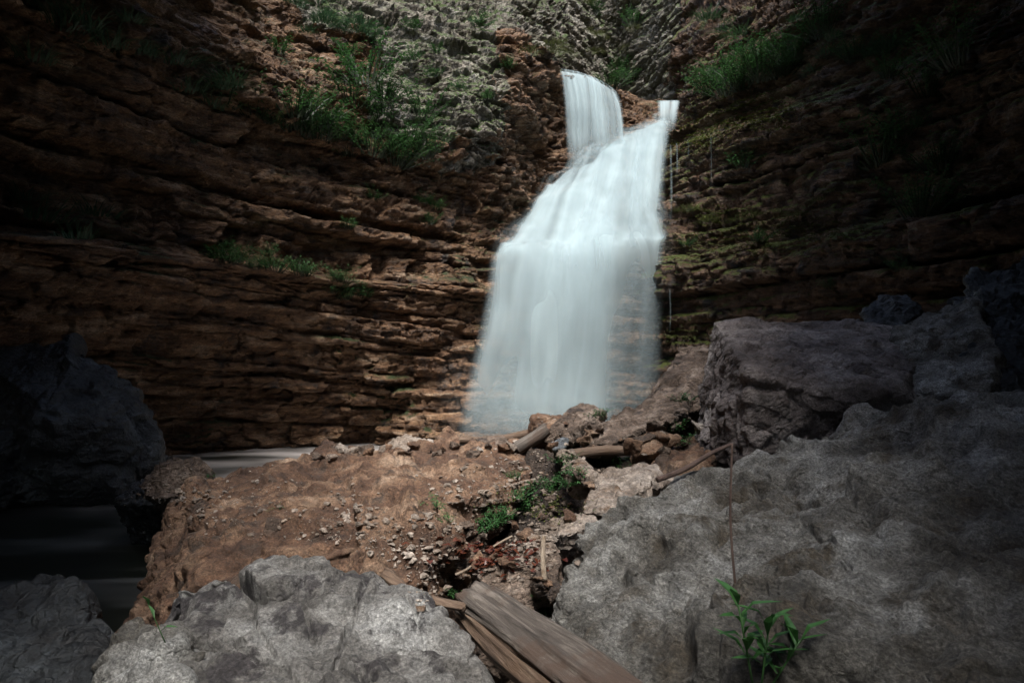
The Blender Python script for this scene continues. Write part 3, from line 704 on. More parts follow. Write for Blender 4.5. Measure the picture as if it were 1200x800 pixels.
# big right boulder
rock('boulder', 'huge rough grey boulder sloping up to the right under the dry stalk', 'boulder',
     PP((655, 618, 2.9), (700, 592, 3.1), (800, 560, 3.25), (870, 530, 3.3), (960, 492, 3.3), (1060, 462, 3.3), (1230, 440, 3.0), (650, 660, 2.6), (652, 760, 1.95), (650, 860, 1.55), (860, 900, 1.25), (1250, 900, 1.0), (1300, 600, 1.7), (900, 640, 2.35))
     + [(.25, 1.4, .2), (1.5, .8, .2), (2.6, 2.0, .4), (2.6, 3.6, .4), (.4, 3.2, .2), (1.3, 2.2, -1)], 'grey_rough', n=400, ctr=(1.15, 2.2, .1), focus=.6, seed=41, amp=.04, freq=1.3, facet=.06, ffreq=2.4, fine=.022, ffine=13, crack=.008, rid=.020, rfreq=8, cuts=70, cf=(.90, .99), soft=.003, layer=.06, lfreq=4.5,
     cracks=[(885, 570, 925, 600, 3, .02), (925, 600, 1010, 690, 4, .03), (820, 600, 880, 585, 3, .015), (862, 690, 912, 684, 4, .02), (912, 684, 905, 740, 3, .02)], ldir=(-.5, .3, 1))
# angular block
rock('block', 'large angular purple-grey block with a sheer striated left face', 'boulder',
     PP((836, 377, 4.8), (811, 550, 4.3), (874, 570, 3.5), (878, 436, 3.5), (925, 455, 3.45), (1045, 458, 3.5), (1078, 425, 3.9), (1062, 380, 4.6), (950, 376, 5.0), (1000, 520, 3.7), (1090, 480, 3.9)) + [(1.3, 4.9, .6), (2.4, 4.7, .6), (2.5, 3.9, .6)],
     'block', n=260, focus=.4, seed=47, amp=.025, freq=2, facet=.035, ffreq=2.6, crack=.006, rid=.012, rfreq=5, fine=.010, ffine=16, layer=.016, lfreq=10, ldir=(.4, .3, 1), soft=.006)
rock('shoulder_rock', 'smooth pale grey curved rock wedged above the angular block on the far right', 'rock',
     PP((1048, 380, 4.3), (1085, 362, 4.3), (1140, 345, 4.2), (1170, 400, 3.6), (1160, 470, 3.3), (1085, 462, 3.6), (1065, 420, 3.9)) + [(2.2, 4.3, .9), (2.9, 4.3, .9), (2.6, 3.4, .8)],
     'grey_rough', n=120, seed=52, amp=.04, freq=2.5, facet=.04, ffreq=3, fine=.008, crack=.008, rid=.012, layer=.014, lfreq=14, ldir=(.8, 0, .6))
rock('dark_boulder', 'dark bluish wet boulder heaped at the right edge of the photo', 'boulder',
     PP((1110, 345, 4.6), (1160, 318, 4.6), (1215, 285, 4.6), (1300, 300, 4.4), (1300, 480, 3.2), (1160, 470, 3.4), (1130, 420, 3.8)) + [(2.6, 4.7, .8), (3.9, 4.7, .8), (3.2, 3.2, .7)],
     'slate_shade_dark', n=120, seed=55, amp=.06, freq=2, cuts=50, soft=.01, facet=.07, ffreq=3.2, fine=.008, crack=.015, rid=.015)
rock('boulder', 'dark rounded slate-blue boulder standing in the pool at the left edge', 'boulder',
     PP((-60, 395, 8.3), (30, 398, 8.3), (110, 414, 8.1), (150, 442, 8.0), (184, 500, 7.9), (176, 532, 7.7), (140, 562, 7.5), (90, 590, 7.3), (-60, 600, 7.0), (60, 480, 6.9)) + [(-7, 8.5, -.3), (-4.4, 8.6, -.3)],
     'slate_shade_dark', n=170, seed=61, amp=.12, freq=.9, cuts=50, cf=(.9, 1.0), soft=.01, facet=.12, ffreq=1.1, fine=.02, ffine=9, crack=.015, rid=.03, rfreq=3)
rock('rock', 'rounded brown rock at the waterline beyond the slab corner', 'rock',
     PP((180, 545, 5.4), (205, 530, 5.5), (240, 536, 5.5), (250, 560, 5.3), (235, 580, 5.2), (180, 585, 5.2), (160, 570, 5.3)) + [(-2.7, 5.8, -.1), (-2.2, 5.8, -.1)], 'brown', n=80, seed=66, amp=.05, freq=3, facet=.04, ffreq=4, fine=.01)
rock('rock', 'flat dark wet stone in the pool shallows beside the big left boulder', 'rock',
     PP((135, 580, 5.7), (160, 562, 6.0), (190, 565, 5.9), (195, 590, 5.6), (140, 592, 5.6)) + [(-3.2, 5.9, -.2), (-2.8, 5.9, -.2)], 'slate_shade_dark', n=50, seed=68, amp=.04, freq=4, facet=.04, ffreq=5, fine=.01)

# rock pile in front of the plunge pool
pile = [
 ('tilted_slab', 'long brown slab lying tilted across the rock pile below the falls', 'slab',
  PP((672, 520, 4.6), (700, 528, 4.4), (758, 505, 4.4), (805, 482, 4.7), (806, 462, 5.0), (785, 457, 5.2), (740, 480, 5.0), (720, 522, 4.4), (790, 500, 4.6)) + [(.55, 4.9, .9), (1.2, 5.1, 1.0)], 'brown', 90, 71),
 ('rock', 'dark jagged brown rock leaning upright before the base of the waterfall', 'rock',
  PP((648, 500, 5.0), (672, 472, 5.2), (688, 470, 5.2), (706, 480, 5.0), (700, 496, 4.8), (662, 515, 4.7), (640, 510, 4.9)) + [(.35, 5.3, .8), (.7, 5.3, .8)], 'brown', 80, 72),
 ('rock', 'square brown stone with a flat pale top at the left end of the rock pile', 'rock',
  PP((626, 486, 5.3), (655, 484, 5.4), (668, 490, 5.2), (664, 512, 5.0), (628, 508, 5.1)) + [(.2, 5.6, .8), (.45, 5.6, .8)], 'earth', 60, 73),
 ('rock', 'small rust-brown stone propped under the tilted slab', 'rock',
  PP((742, 520, 4.1), (762, 504, 4.2), (776, 504, 4.2), (780, 520, 4.0), (768, 531, 3.9), (745, 530, 3.95)) + [(.75, 4.3, .8), (.95, 4.3, .8)], 'earth', 60, 74),
 ('rock', 'craggy pinkish-brown rock between the falls and the angular block', 'rock',
  PP((752, 468, 5.6), (768, 445, 5.8), (790, 430, 5.8), (825, 428, 5.6), (826, 470, 5.2), (812, 478, 5.1), (762, 480, 5.3)) + [(1.1, 6.1, .8), (1.8, 6.0, .8)], 'brown', 100, 75),
 ('rock', 'dark rock topping the pile just behind the corner of the angular block', 'rock',
  PP((782, 425, 6.4), (796, 402, 6.6), (830, 398, 6.5), (845, 430, 6.1), (790, 445, 6.1)) + [(1.5, 6.8, .9), (2.1, 6.7, .9)], 'brown', 80, 76),
 ('pale_slab', 'pale buff slab lying flat beside the big right boulder', 'slab',
  PP((700, 555, 3.7), (740, 545, 3.9), (778, 546, 3.9), (792, 560, 3.6), (765, 575, 3.35), (715, 602, 3.1), (672, 604, 3.15), (690, 585, 3.35)) + [(.45, 3.7, .5), (.8, 3.8, .5)], 'pale_stone', 90, 77),
 ('rock', 'small thin pale flake standing on the pale buff slab', 'rock',
  PP((762, 560, 3.45), (771, 554, 3.45), (782, 562, 3.4), (776, 572, 3.35), (764, 570, 3.35)) + [(.7, 3.5, .75)], 'pale_stone', 40, 78),
 ('rock', 'small pinkish flat stone at the foot of the herb patch', 'rock',
  PP((632, 616, 3.0), (655, 606, 3.15), (690, 600, 3.2), (706, 606, 3.1), (680, 622, 2.9), (640, 630, 2.85)) + [(.2, 3.1, .5), (.35, 3.2, .5)], 'pale_stone', 60, 79),
 ('rock', 'tall narrow brown rock beside the pale upright stick', 'rock',
  PP((612, 632, 2.9), (642, 616, 3.0), (655, 640, 2.75), (655, 690, 2.35), (628, 690, 2.4), (622, 660, 2.6)) + [(.1, 2.9, .3), (.2, 2.9, .3)], 'brown', 70, 80),
 ('rock', 'pale crumbly rock on the far edge of the gritty slab', 'rock',
  PP((445, 522, 6.2), (470, 508, 6.4), (500, 510, 6.4), (522, 522, 6.1), (505, 533, 5.9), (455, 532, 6.0)) + [(-1.1, 6.5, .6), (-.7, 6.5, .6)], 'pale_stone', 70, 81),
 ('rock', 'upright brown stone next to the pale crumbly rock behind the slab', 'rock',
  PP((508, 516, 6.0), (524, 500, 6.1), (536, 510, 6.0), (538, 526, 5.8), (512, 530, 5.8)) + [(-.6, 6.2, .6), (-.5, 6.2, .6)], 'earth', 50, 82),
 ('rock', 'pointed brown stone at the left end of the far slab edge', 'rock',
  PP((362, 530, 5.9), (382, 514, 6.0), (402, 522, 5.9), (398, 536, 5.7), (365, 540, 5.7)) + [(-1.7, 6.1, .5), (-1.5, 6.1, .5)], 'earth', 50, 83),
 ('rock', 'low brown stone midway along the far edge of the slab under the falls', 'rock',
  PP((545, 524, 5.7), (560, 512, 5.8), (590, 510, 5.8), (606, 520, 5.6), (595, 530, 5.4), (550, 532, 5.5)) + [(-.3, 6, .6), (0, 6, .6)], 'brown', 60, 84),
 ('rock', 'bluish grey small stone beside the short grey log', 'rock',
  PP((645, 520, 4.5), (655, 511, 4.6), (668, 514, 4.5), (664, 524, 4.4), (648, 526, 4.4)) + [(.3, 4.6, .85)], 'slate', 36, 85),
 ('rock', 'rough brown rock between the angular block and the pale slab', 'rock',
  PP((770, 545, 4.0), (790, 520, 4.2), (815, 512, 4.3), (838, 540, 3.7), (800, 562, 3.5), (775, 562, 3.6)) + [(.9, 4.3, .7), (1.2, 4.2, .7)], 'earth', 70, 87),
 ('rock', 'flat tan flagstone tipped against the herb patch near the log pile', 'slab',
  PP((648, 526, 4.3), (672, 524, 4.3), (696, 545, 3.9), (700, 566, 3.6), (690, 572, 3.5), (665, 548, 3.9)) + [(.35, 4.1, .75)], 'pale_stone', 60, 88),
 ('rock', 'mossy low boulder at the foot of the right cliff behind the block', 'rock',
  PP((1010, 372, 7.4), (1030, 345, 7.6), (1070, 342, 7.6), (1085, 365, 7.3), (1060, 385, 7.0), (1015, 388, 7.1)) + [(3.9, 7.8, 1.2)], 'slate', 60, 89),
]
for nm, lab, cat, pts, mt, n, sd_ in pile:
    size = np.ptp(np.array(pts), axis=0).max()
    rock(nm, lab, cat, pts, mt, n=n, seed=sd_, amp=.06 * size, freq=2.2 / size, facet=.05 * size, ffreq=2.4 / size, soft=.008, cuts=24, cf=(.85, .99), fine=.012 * size ** .5, ffine=18, crack=.012 * size, rid=.015 * size, rfreq=4 / size)

# ------------------------------------------------------------------ placing on surfaces
class Surf:
    def __init__(s):
        s.P = []; s.D = []
    def add(s, o):
        me = o.data; v = np.zeros(len(me.vertices) * 3, dtype=np.float32); me.vertices.foreach_get('co', v)
        s.P.append(v.reshape(-1, 3) + np.array(o.location, dtype=np.float32))
    def bake(s):
        s.P = np.concatenate(s.P); s.x, s.y, s.d = project(s.P)
        ok = (s.x > -60) & (s.x < 1260) & (s.y > -60) & (s.y < 900) & (s.P[:, 1] > .3)
        s.P, s.x, s.y, s.d = s.P[ok], s.x[ok], s.y[ok], s.d[ok]
        s.b = {}
        kx = (s.x // 12).astype(int); ky = (s.y // 12).astype(int); key = kx * 1000 + ky
        o_ = np.argsort(key); ks = key[o_]; u, st = np.unique(ks, return_index=True); en = np.append(st[1:], len(ks))
        s.b = {int(a): o_[b0:b1] for a, b0, b1 in zip(u, st, en)}
    def at(s, px, py, rad=5):
        c = []
        for i in (-1, 0, 1):
            for j in (-1, 0, 1):
                k = (int(px // 12) + i) * 1000 + int(py // 12) + j
                if k in s.b: c.append(s.b[k])
        if not c: return None
        c = np.concatenate(c); m_ = (s.x[c] - px) ** 2 + (s.y[c] - py) ** 2 < rad * rad
        c = c[m_]
        if not len(c): return None
        return s.P[c[np.argmin(s.d[c])]]
surf = Surf()
for o in list(col.objects):
    if o.type == 'MESH' and o.parent is None and o.name.split('.')[0] not in ('water', 'unseen_shade_wall'): surf.add(o)
surf.bake()

# ------------------------------------------------------------------ vegetation
class MB:
    def __init__(s): s.v = []; s.f = []
    def add(s, vs, fs):
        b0 = len(s.v); s.v += [tuple(q) for q in vs]; s.f += [tuple(i + b0 for i in f) for f in fs]
    def leaf(s, base, dirv, up, L, W, droop=.3):
        d = Vector(dirv).normalized(); sd_ = d.cross(Vector(up)); sd_ = sd_.normalized() if sd_.length > 1e-4 else Vector((1, 0, 0))
        nrm = sd_.cross(d); b0 = Vector(base)
        m1 = b0 + d * L * .45 + nrm * L * .05; tip = b0 + d * L - nrm * L * droop
        m0 = b0 + d * L * .75 - nrm * L * droop * .35
        s.add([b0, m1 + sd_ * W * .5 + nrm * W * .15, m1, m1 - sd_ * W * .5 + nrm * W * .15, m0 + sd_ * W * .36, m0 - sd_ * W * .36, tip],
              [(0, 1, 2), (0, 2, 3), (1, 4, 2), (4, 6, 2), (2, 6, 5), (2, 5, 3)])
    def tube(s, pts, r0, r1, k=5):
        pts = [Vector(q) for q in pts]; b0 = len(s.v); n = len(pts)
        for i, q in enumerate(pts):
            t = (pts[min(i + 1, n - 1)] - pts[max(i - 1, 0)]).normalized()
            a = t.orthogonal().normalized(); b_ = t.cross(a); r = r0 + (r1 - r0) * i / max(n - 1, 1)
            for j in range(k):
                an = 2 * math.pi * j / k; s.v.append(tuple(q + (a * math.cos(an) + b_ * math.sin(an)) * r))
        for i in range(n - 1):
            for j in range(k):
                s.f.append((b0 + i * k + j, b0 + i * k + (j + 1) % k, b0 + (i + 1) * k + (j + 1) % k, b0 + (i + 1) * k + j))
        s.f.append(tuple(b0 + j for j in range(k))[::-1]); s.f.append(tuple(b0 + (n - 1) * k + j for j in range(k)))
    def blade(s, base, dirv, L, W, bend=.5, seg=3):
        d = Vector(dirv).normalized(); h = Vector((d.x, d.y, 0)); h = h.normalized() if h.length > .01 else Vector((1, 0, 0))
        sd_ = d.cross(Vector((0, 0, 1))); sd_ = sd_.normalized() if sd_.length > .01 else Vector((0, 1, 0))
        vs_ = []
        for i in range(seg + 1):
            t = i / seg; q = Vector(base) + d * L * t + (h - Vector((0, 0, 1))) * L * bend * t * t
            wd = W * (1 - t) ** .7 * .5 + 1e-4
            vs_ += [q - sd_ * wd, q + sd_ * wd]
        s.add(vs_, [(2 * i, 2 * i + 1, 2 * i + 3, 2 * i + 2) for i in range(seg)])
    def build(s, name, mat, parent=None, smooth=False):
        me = bpy.data.meshes.new(name); me.from_pydata(s.v, [], s.f); me.materials.append(mat)
        me.polygons.foreach_set('use_smooth', [smooth] * len(me.polygons))
        o = bpy.data.objects.new(name, me); col.objects.link(o)
        if parent: o.parent = parent
        return o

def herb_mesh(name, mat, stems=14, h=.22, spread=.16, leafL=.045, per=7, seed=0, out_dir=(0, -.4)):
    r = random.Random(seed); lv = MB(); st = MB()
    for i in range(stems):
        a = r.uniform(0, 6.28); rr_ = spread * r.random() ** .6
        b0 = Vector((math.cos(a) * rr_ * .4, math.sin(a) * rr_ * .4, -.02)); hh = h * r.uniform(.4, 1.1)
        tip = b0 + Vector((math.cos(a) * rr_ + out_dir[0] * hh * .5, math.sin(a) * rr_ + out_dir[1] * hh * .5, hh))
        mid = (b0 + tip) / 2 + Vector((0, 0, hh * .15))
        st.tube([b0, mid, tip], .004 * h / .22, .0015, 3)
        for k in range(per):
            t = .25 + .75 * k / (per - 1); q = (b0 * (1 - t) + mid * t) * (1 - t) + (mid * (1 - t) + tip * t) * t
            an = k * 2.4 + r.uniform(-.5, .5)
            lv.leaf(q, (math.cos(an), math.sin(an), r.uniform(-.1, .6)), (0, 0, 1), leafL * r.uniform(.6, 1.25), leafL * r.uniform(.4, .6))
    root = empty(name)
    st.build('stem', M['stem_dark'], root); lv.build('foliage', mat, root)
    return root
def tuft_mesh(name, mat, n=70, h=.25, spread=.08, W=.006, seed=0, bend=.5):
    r = random.Random(seed); g_ = MB()
    for i in range(n):
        a = r.uniform(0, 6.28); q = r.random() ** .5 * spread
        g_.blade((math.cos(a) * q, math.sin(a) * q, -.02), (math.cos(a) * r.uniform(.1, .7), math.sin(a) * r.uniform(.1, .7) - .15, 1), h * r.uniform(.4, 1.1), W * r.uniform(.7, 1.3), bend * r.uniform(.3, 1.4))
    return g_.build(name, mat)

used = set()
def place(proto, pos, scale=1, rz=None, label=None, group=None):
    o = proto if proto.name not in used else copy_tree(proto)
    used.add(proto.name); used.add(o.name)
    o.location = pos; o.rotation_euler = (random.uniform(-.15, .15), random.uniform(-.15, .15), random.uniform(0, 6.28) if rz is None else rz)
    o.scale = (scale,) * 3
    if label: o['label'] = label
    if group: o['group'] = group
    return o

def mk(fn, name, cat, nvar, *a, **k):
    l = []
    for i in range(nvar):
        o = fn(name, *a, seed=100 + i * 13, **k); o['category'] = cat; l.append(o)
    return l
def scatter(protos, pts, label, group, smin=.8, smax=1.3):
    for (px, py) in pts:
        q = surf.at(px, py)
        if q is not None and group == 'herb patch above the pit' and random.random() < .4: continue
        if q is None: continue
        place(random.choice(protos), tuple(q), random.uniform(smin, smax), None, label, group)
def along_line(poly, n, jit):
    t = np.linspace(0, len(poly) - 1, n); out_ = []
    for v in t:
        i = min(int(v), len(poly) - 2); f = v - i
        out_.append((poly[i][0] * (1 - f) + poly[i + 1][0] * f + random.gauss(0, jit), poly[i][1] * (1 - f) + poly[i + 1][1] * f + random.gauss(0, jit)))
    return out_

herbA = mk(herb_mesh, 'leafy_herb', 'plant', 3, M['leaf'], stems=26, h=.5, spread=.45, leafL=.085, per=11)
herbB = mk(herb_mesh, 'leafy_bush', 'bush', 3, M['leaf'], stems=42, h=.8, spread=.7, leafL=.075, per=18)
tuftA = mk(tuft_mesh, 'grass_tuft', 'grass', 3, M['leaf_blue'], n=110, h=.45, spread=.28, W=.016, bend=.7)
tuftB = mk(tuft_mesh, 'grass_clump', 'grass', 3, M['leaf_olive'], n=110, h=.32, spread=.28, W=.016, bend=.8)

scatter(herbB, [(428, 100), (418, 125), (448, 150), (402, 160), (440, 180), (480, 170), (455, 118), (372, 150), (350, 140), (415, 185), (465, 200), (500, 190), (495, 145)],
        'leafy green bush hanging on the upper left cliff above the ledge', 'bushes on the upper left cliff', .55, 1.0)
scatter(tuftA, along_line([(150, 45), (205, 75), (250, 105), (275, 125)], 9, 12), 'long dark grass tuft on the high ledge at the upper left', 'grass on the high upper left ledge', .55, 1.0)
scatter(herbA, along_line([(275, 120), (330, 145), (370, 170)], 9, 12), 'leafy weed trailing down towards the leafy bushes on the left cliff', 'weeds beside the left cliff bushes', .5, 1.0)
scatter(tuftA, along_line([(350, 5), (380, 20), (420, 35), (435, 45)], 12, 8), 'green grass tuft on the pale slope at the top edge of the left cliff', 'grass on the top left slope', .5, .9)
scatter(herbA, [(485, 68), (515, 60), (480, 40), (565, 28), (600, 82), (410, 70), (575, 120), (540, 100), (330, 60), (505, 90)],
        'small green plant rooted among stones of the pale left cliff', 'plants on the pale left cliff', .35, .65)
scatter(herbA, along_line([(250, 300), (300, 308), (350, 325), (395, 345), (430, 350)], 13, 5), 'low green herb growing on the middle ledge of the left cliff', 'herbs on the middle left ledge', .35, .6)
scatter(herbA, [(320, 298), (412, 272), (405, 330), (508, 262), (500, 240), (515, 245), (440, 230)], 'small weed on the brown strata left of the falls', 'weeds on the left strata', .4, .7)
scatter(tuftB, along_line([(620, 30), (660, 60), (690, 20), (730, 60), (700, 75)], 16, 16), 'olive grass clump on the far slope above the upper fall', 'grass on the far slope', .5, .9)
scatter(herbB, [(722, 88), (735, 96), (715, 100), (700, 14), (740, 30)], 'dark shrub on the far slope beside the crevice', 'shrubs by the far crevice', .6, .9)
scatter(herbB, [(830, 110), (850, 108), (870, 105), (895, 100), (915, 92), (845, 95), (885, 85), (930, 75)], 'bushy green shrub along the brow of the right cliff', 'shrubs on the right brow', .7, 1.1)
scatter(tuftA, along_line([(830, 40), (850, 20), (900, 60), (950, 75), (1000, 55), (1050, 60)], 18, 16), 'dark grass tuft on the shaded upper right slope', 'grass on the upper right slope', .6, 1.1)
scatter(herbB, [(1000, 70), (1040, 90), (960, 40), (1090, 110), (1120, 80), (1060, 170), (1100, 200), (1030, 190), (1080, 250)], 'dark leafy shrub in the shade of the right cliff', 'shrubs in the right cliff shade', .5, .9)
scatter(tuftB, along_line([(800, 255), (850, 245), (900, 250), (950, 240), (1000, 225)], 14, 6), 'short grass clump on the mossy middle ledge of the right cliff', 'grass on the right middle ledge', .4, .7)
scatter(herbA, [(800, 290), (970, 340), (985, 350), (890, 280), (870, 200), (1050, 320)], 'small shaded plant low on the right cliff', 'plants low on the right cliff', .4, .9)
scatter(tuftA, [(60, 260), (90, 275), (120, 250), (30, 240), (70, 40), (100, 30), (40, 70), (120, 60)], 'shadowy grass tuft on the black left cliff', 'grass in the left cliff shade', .8, 1.2)

# near herbs
nearA = mk(herb_mesh, 'small_herb', 'plant', 3, M['leaf_fresh'], stems=16, h=.075, spread=.09, leafL=.020, per=8)
scatter(nearA, along_line([(610, 575), (650, 560), (665, 555), (640, 580), (590, 605), (575, 620)], 44, 10), 'bright small-leaved herb in the green patch above the pit', 'herb patch above the pit', .7, 1.2)
scatter(nearA, [(790, 508), (795, 515)], 'small green herb beside the sheer face of the angular block', 'herbs by the angular block', .8, 1.2)
scatter(nearA, [(708, 487)], 'small green herb on top of the jagged rock in the pile', None, .9, 1.1)
scatter(nearA, [(800, 466)], 'small green herb at the upper end of the tilted slab', None, .9, 1.1)
scatter(nearA, [(642, 705), (638, 718)], 'green herb in the gap between the log and the right boulder', 'herbs beside the log', .7, .9)
scatter(nearA, [(515, 590), (528, 605)], 'small herb sprouting at the broken edge of the brown slab', 'herbs on the slab edge', .5, .7)
scatter(nearA, [(530, 695), (540, 700)], 'small leafy seedling in the dark gap above the log end', 'seedlings in the dark gap', .45, .6)
nearG = mk(tuft_mesh, 'short_grass_tuft', 'grass', 2, M['leaf_fresh'], n=26, h=.10, spread=.035, W=.006, bend=.9)
scatter(nearG, [(722, 538), (732, 542)], 'short bright grass tuft between the flagstone and the branch', 'short grass by the branch', .9, 1.2)
scatter(nearG, [(245, 552), (328, 590)], 'tiny dark grass tuft on the brown slab', 'tiny tufts on the slab', .5, .7)

# foreground plant with lance leaves
def big_plant(name, pos, n, L, label, stems, mat='leaf_fresh'):
    root = empty(name, pos); tag(root, label, 'plant')
    r = random.Random(5)
    for s_ in range(stems):
        hh = L * (2.1 - .4 * s_); lean = (-.03 + .04 * s_, -.02)
        st = MB(); pts = [(lean[0] * t * 1.2 + (s_ - 1) * .012, lean[1] * t, hh * t) for t in (0, .33, .66, 1)]
        st.tube(pts, L * .03, L * .02, 6); st.build('stem', M['leaf'], root, True)
        for k in range(n):
            t = .35 + .65 * k / (n - 1); i = min(int(t * 3), 2); q = Vector(pts[i]).lerp(Vector(pts[i + 1]), t * 3 - i)
            an = k * 2.3 + s_; up_ = .15 + .7 * t
            lv = MB(); lv.leaf(q, (math.cos(an), math.sin(an) * .7, up_ + r.uniform(0, .5)), (0, 0, 1), L * r.uniform(.5, 1.0), L * r.uniform(.16, .28), r.uniform(.1, .4))
            lv.build('leaf', M[mat], root)
    return root
q = surf.at(880, 797, 8); q = tuple(q + np.array([0, -.02, -.01])) if q is not None else P(878, 820, 1.3)
big_plant('broad_leaved_plant', q, 11, .085, 'green lance-leaved plant at the bottom right below the dry stalk', 3)
q = tuple(surf.at(205, 752, 8)); big_plant('seedling', q, 3, .05, 'single green seedling leaning over the pale mottled boulder', 1)

# ------------------------------------------------------------------ logs, sticks, stalks
def limb(name, label, cat, pts, r0, r1, mat, seed=0, k=22, rough=.12, group=None, squash=1.0, sub=40):
    A = np.array(pts, dtype=float); T = catmull(A, np.linspace(0, len(A) - 1, sub))
    c = T.mean(0); ax = T[-1] - T[0]; ax /= np.linalg.norm(ax)
    X_ = Vector(ax); q = X_.to_track_quat('X', 'Z'); Rm = np.array(q.to_matrix())
    L_ = (T - c) @ Rm                                     # local, x along the limb
    th = np.linspace(0, 2 * math.pi, k, endpoint=False)
    V = []
    for i in range(sub):
        f = i / (sub - 1); r = r0 + (r1 - r0) * f
        pp = np.stack([np.full(k, f * np.linalg.norm(A[-1] - A[0]) * 3 + seed), np.cos(th) * 1.4, np.sin(th) * 1.4], 1)
        rg = 1 - np.abs(vnoise(pp * np.array([.25, 5, 5]), seed + 21)) * 2
        rr_ = r * (1 - rough * .9 * np.clip(rg - .75, 0, 1) * 4 * .6 + rough * fbm(pp, 4, seed) + rough * .7 * vnoise(pp * np.array([.4, 4, 4]), seed + 3))
        V.append(np.stack([L_[i, 0] + np.zeros(k) + (rough * r * 1.2 * vnoise(pp * 3, seed + 8) if i in (0, sub - 1) else 0), L_[i, 1] + np.cos(th) * rr_, L_[i, 2] + np.sin(th) * rr_ * squash], 1))
    V = np.concatenate(V); F = [(i * k + j, i * k + (j + 1) % k, (i + 1) * k + (j + 1) % k, (i + 1) * k + j) for i in range(sub - 1) for j in range(k)]
    n0 = len(V); V = np.concatenate([V, [L_[0]], [L_[-1]]])
    me = bpy.data.meshes.new(name)
    F += [(n0, (j + 1) % k, j) for j in range(k)] + [(n0 + 1, (sub - 1) * k + j, (sub - 1) * k + (j + 1) % k) for j in range(k)]
    me.from_pydata([tuple(v) for v in V], [], F); me.materials.append(M[mat]); me.polygons.foreach_set('use_smooth', [True] * len(me.polygons))
    o = bpy.data.objects.new(name, me); col.objects.link(o); o.location = c; o.rotation_euler = q.to_euler()
    tag(o, label, cat, group); return o
limb('log', 'thick weathered split log pointing out of the bottom of the photo', 'log', [P(560, 705, 2.15), P(620, 745, 1.85), P(680, 790, 1.6), P(760, 860, 1.35)], .072, .078, 'wood', 3, k=96, rough=.2, sub=160, squash=.75)
limb('log', 'dark splintered half log lying under the thick weathered log', 'log', [P(546, 716, 2.14), P(590, 762, 1.84), P(650, 812, 1.58), P(720, 880, 1.35)], .034, .045, 'wood_brown', 23, k=48, rough=.3, sub=120)
limb('log', 'short grey log end lying on the rock pile under the falls', 'log', [P(606, 525, 4.9), P(628, 512, 4.9), P(642, 502, 4.9)], .05, .05, 'wood', 5, rough=.08)
limb('log', 'thin brown log lying level under the tilted slab', 'log', [P(660, 534, 4.3), P(710, 528, 4.25), P(760, 530, 4.2)], .035, .03, 'wood_brown', 6, rough=.12)
limb('log', 'dark wet log along the far edge behind the slab', 'log', [P(530, 516, 6.0), P(590, 514, 5.9), P(640, 502, 5.8)], .03, .04, 'wood_brown', 8, rough=.12)
limb('root', 'dark rotten branch lying along the top of the pale mottled boulder', 'branch', [P(452, 672, 2.25), P(480, 695, 2.15), P(510, 705, 2.1), P(545, 712, 2.05)], .02, .012, 'wood_brown', 9, rough=.3)
limb('stick', 'pale peeling stick standing upright in the pit', 'stick', [P(637, 628, 2.5), P(636, 655, 2.42), P(638, 680, 2.38)], .008, .010, 'stick', 10, k=10, rough=.15)
limb('stick', 'short tan stick lying in the dark gap by the broken step', 'stick', [P(534, 673, 2.3), P(545, 668, 2.3), P(552, 663, 2.3)], .005, .004, 'stick', 11, k=8)
limb('branch', 'rusty brown branch leaning from the boulder onto the angular block', 'branch', [P(770, 562, 3.1), P(805, 548, 3.1), P(835, 530, 3.15), P(858, 520, 3.2)], .014, .008, 'twig', 12, k=10, rough=.2)
limb('stalk', 'tall thin dry brown stalk rising in front of the right boulder', 'stalk', [P(866, 740, 1.75), P(863, 700, 1.76), P(856, 610, 1.78), P(858, 520, 1.8)], .0042, .003, 'twig', 13, k=8, rough=.15)
limb('straw', 'thin pale straw lying on the right boulder at the bottom', 'stick', [P(795, 762, 1.75), P(815, 785, 1.62), P(835, 806, 1.52)], .0018, .0014, 'stick', 14, k=6)
limb('stick', 'small tan stick among the red dead leaves', 'stick', [P(578, 640, 2.62), P(592, 632, 2.66), P(600, 628, 2.68)], .004, .004, 'stick', 15, k=8)

# wet dead leaves in the pit
lm = MB()
for i in range(190):
    px, py = random.gauss(578, 28), random.gauss(648, 12)
    q = surf.at(px, py)
    if q is None or q[1] > 3.2 or q[1] < 2.1: continue
    a = random.uniform(0, 6.28)
    lm.leaf((q[0], q[1], q[2] + random.uniform(.004, .02)), (math.cos(a), math.sin(a), random.uniform(-.2, .5)), (random.uniform(-.4, .4), random.uniform(-.4, .4), 1), random.uniform(.02, .045), random.uniform(.015, .028), random.uniform(-.1, .4))
tag(lm.build('leaf_litter', M['dead']), kind='stuff')
# moss pads
mo = MB()
for (cx_, cy_, rx, ry, n_) in [(878, 135, 30, 12, 1600), (815, 160, 16, 10, 600), (900, 280, 60, 12, 1500), (830, 250, 25, 6, 600), (640, 590, 22, 8, 500), (795, 390, 20, 6, 400), (960, 265, 40, 8, 500)]:
    for i in range(n_):
        q = surf.at(random.gauss(cx_, rx), random.gauss(cy_, ry), 4)
        if q is None: continue
        s_ = q[1] * .0032
        a = random.uniform(0, 6.28)
        mo.leaf((q[0], q[1] - .01, q[2]), (math.cos(a), math.sin(a) - .5, random.uniform(.1, .9)), (0, 0, 1), s_ * random.uniform(.6, 1.6), s_ * .7)
tag(mo.build('moss', M['moss']), kind='stuff')
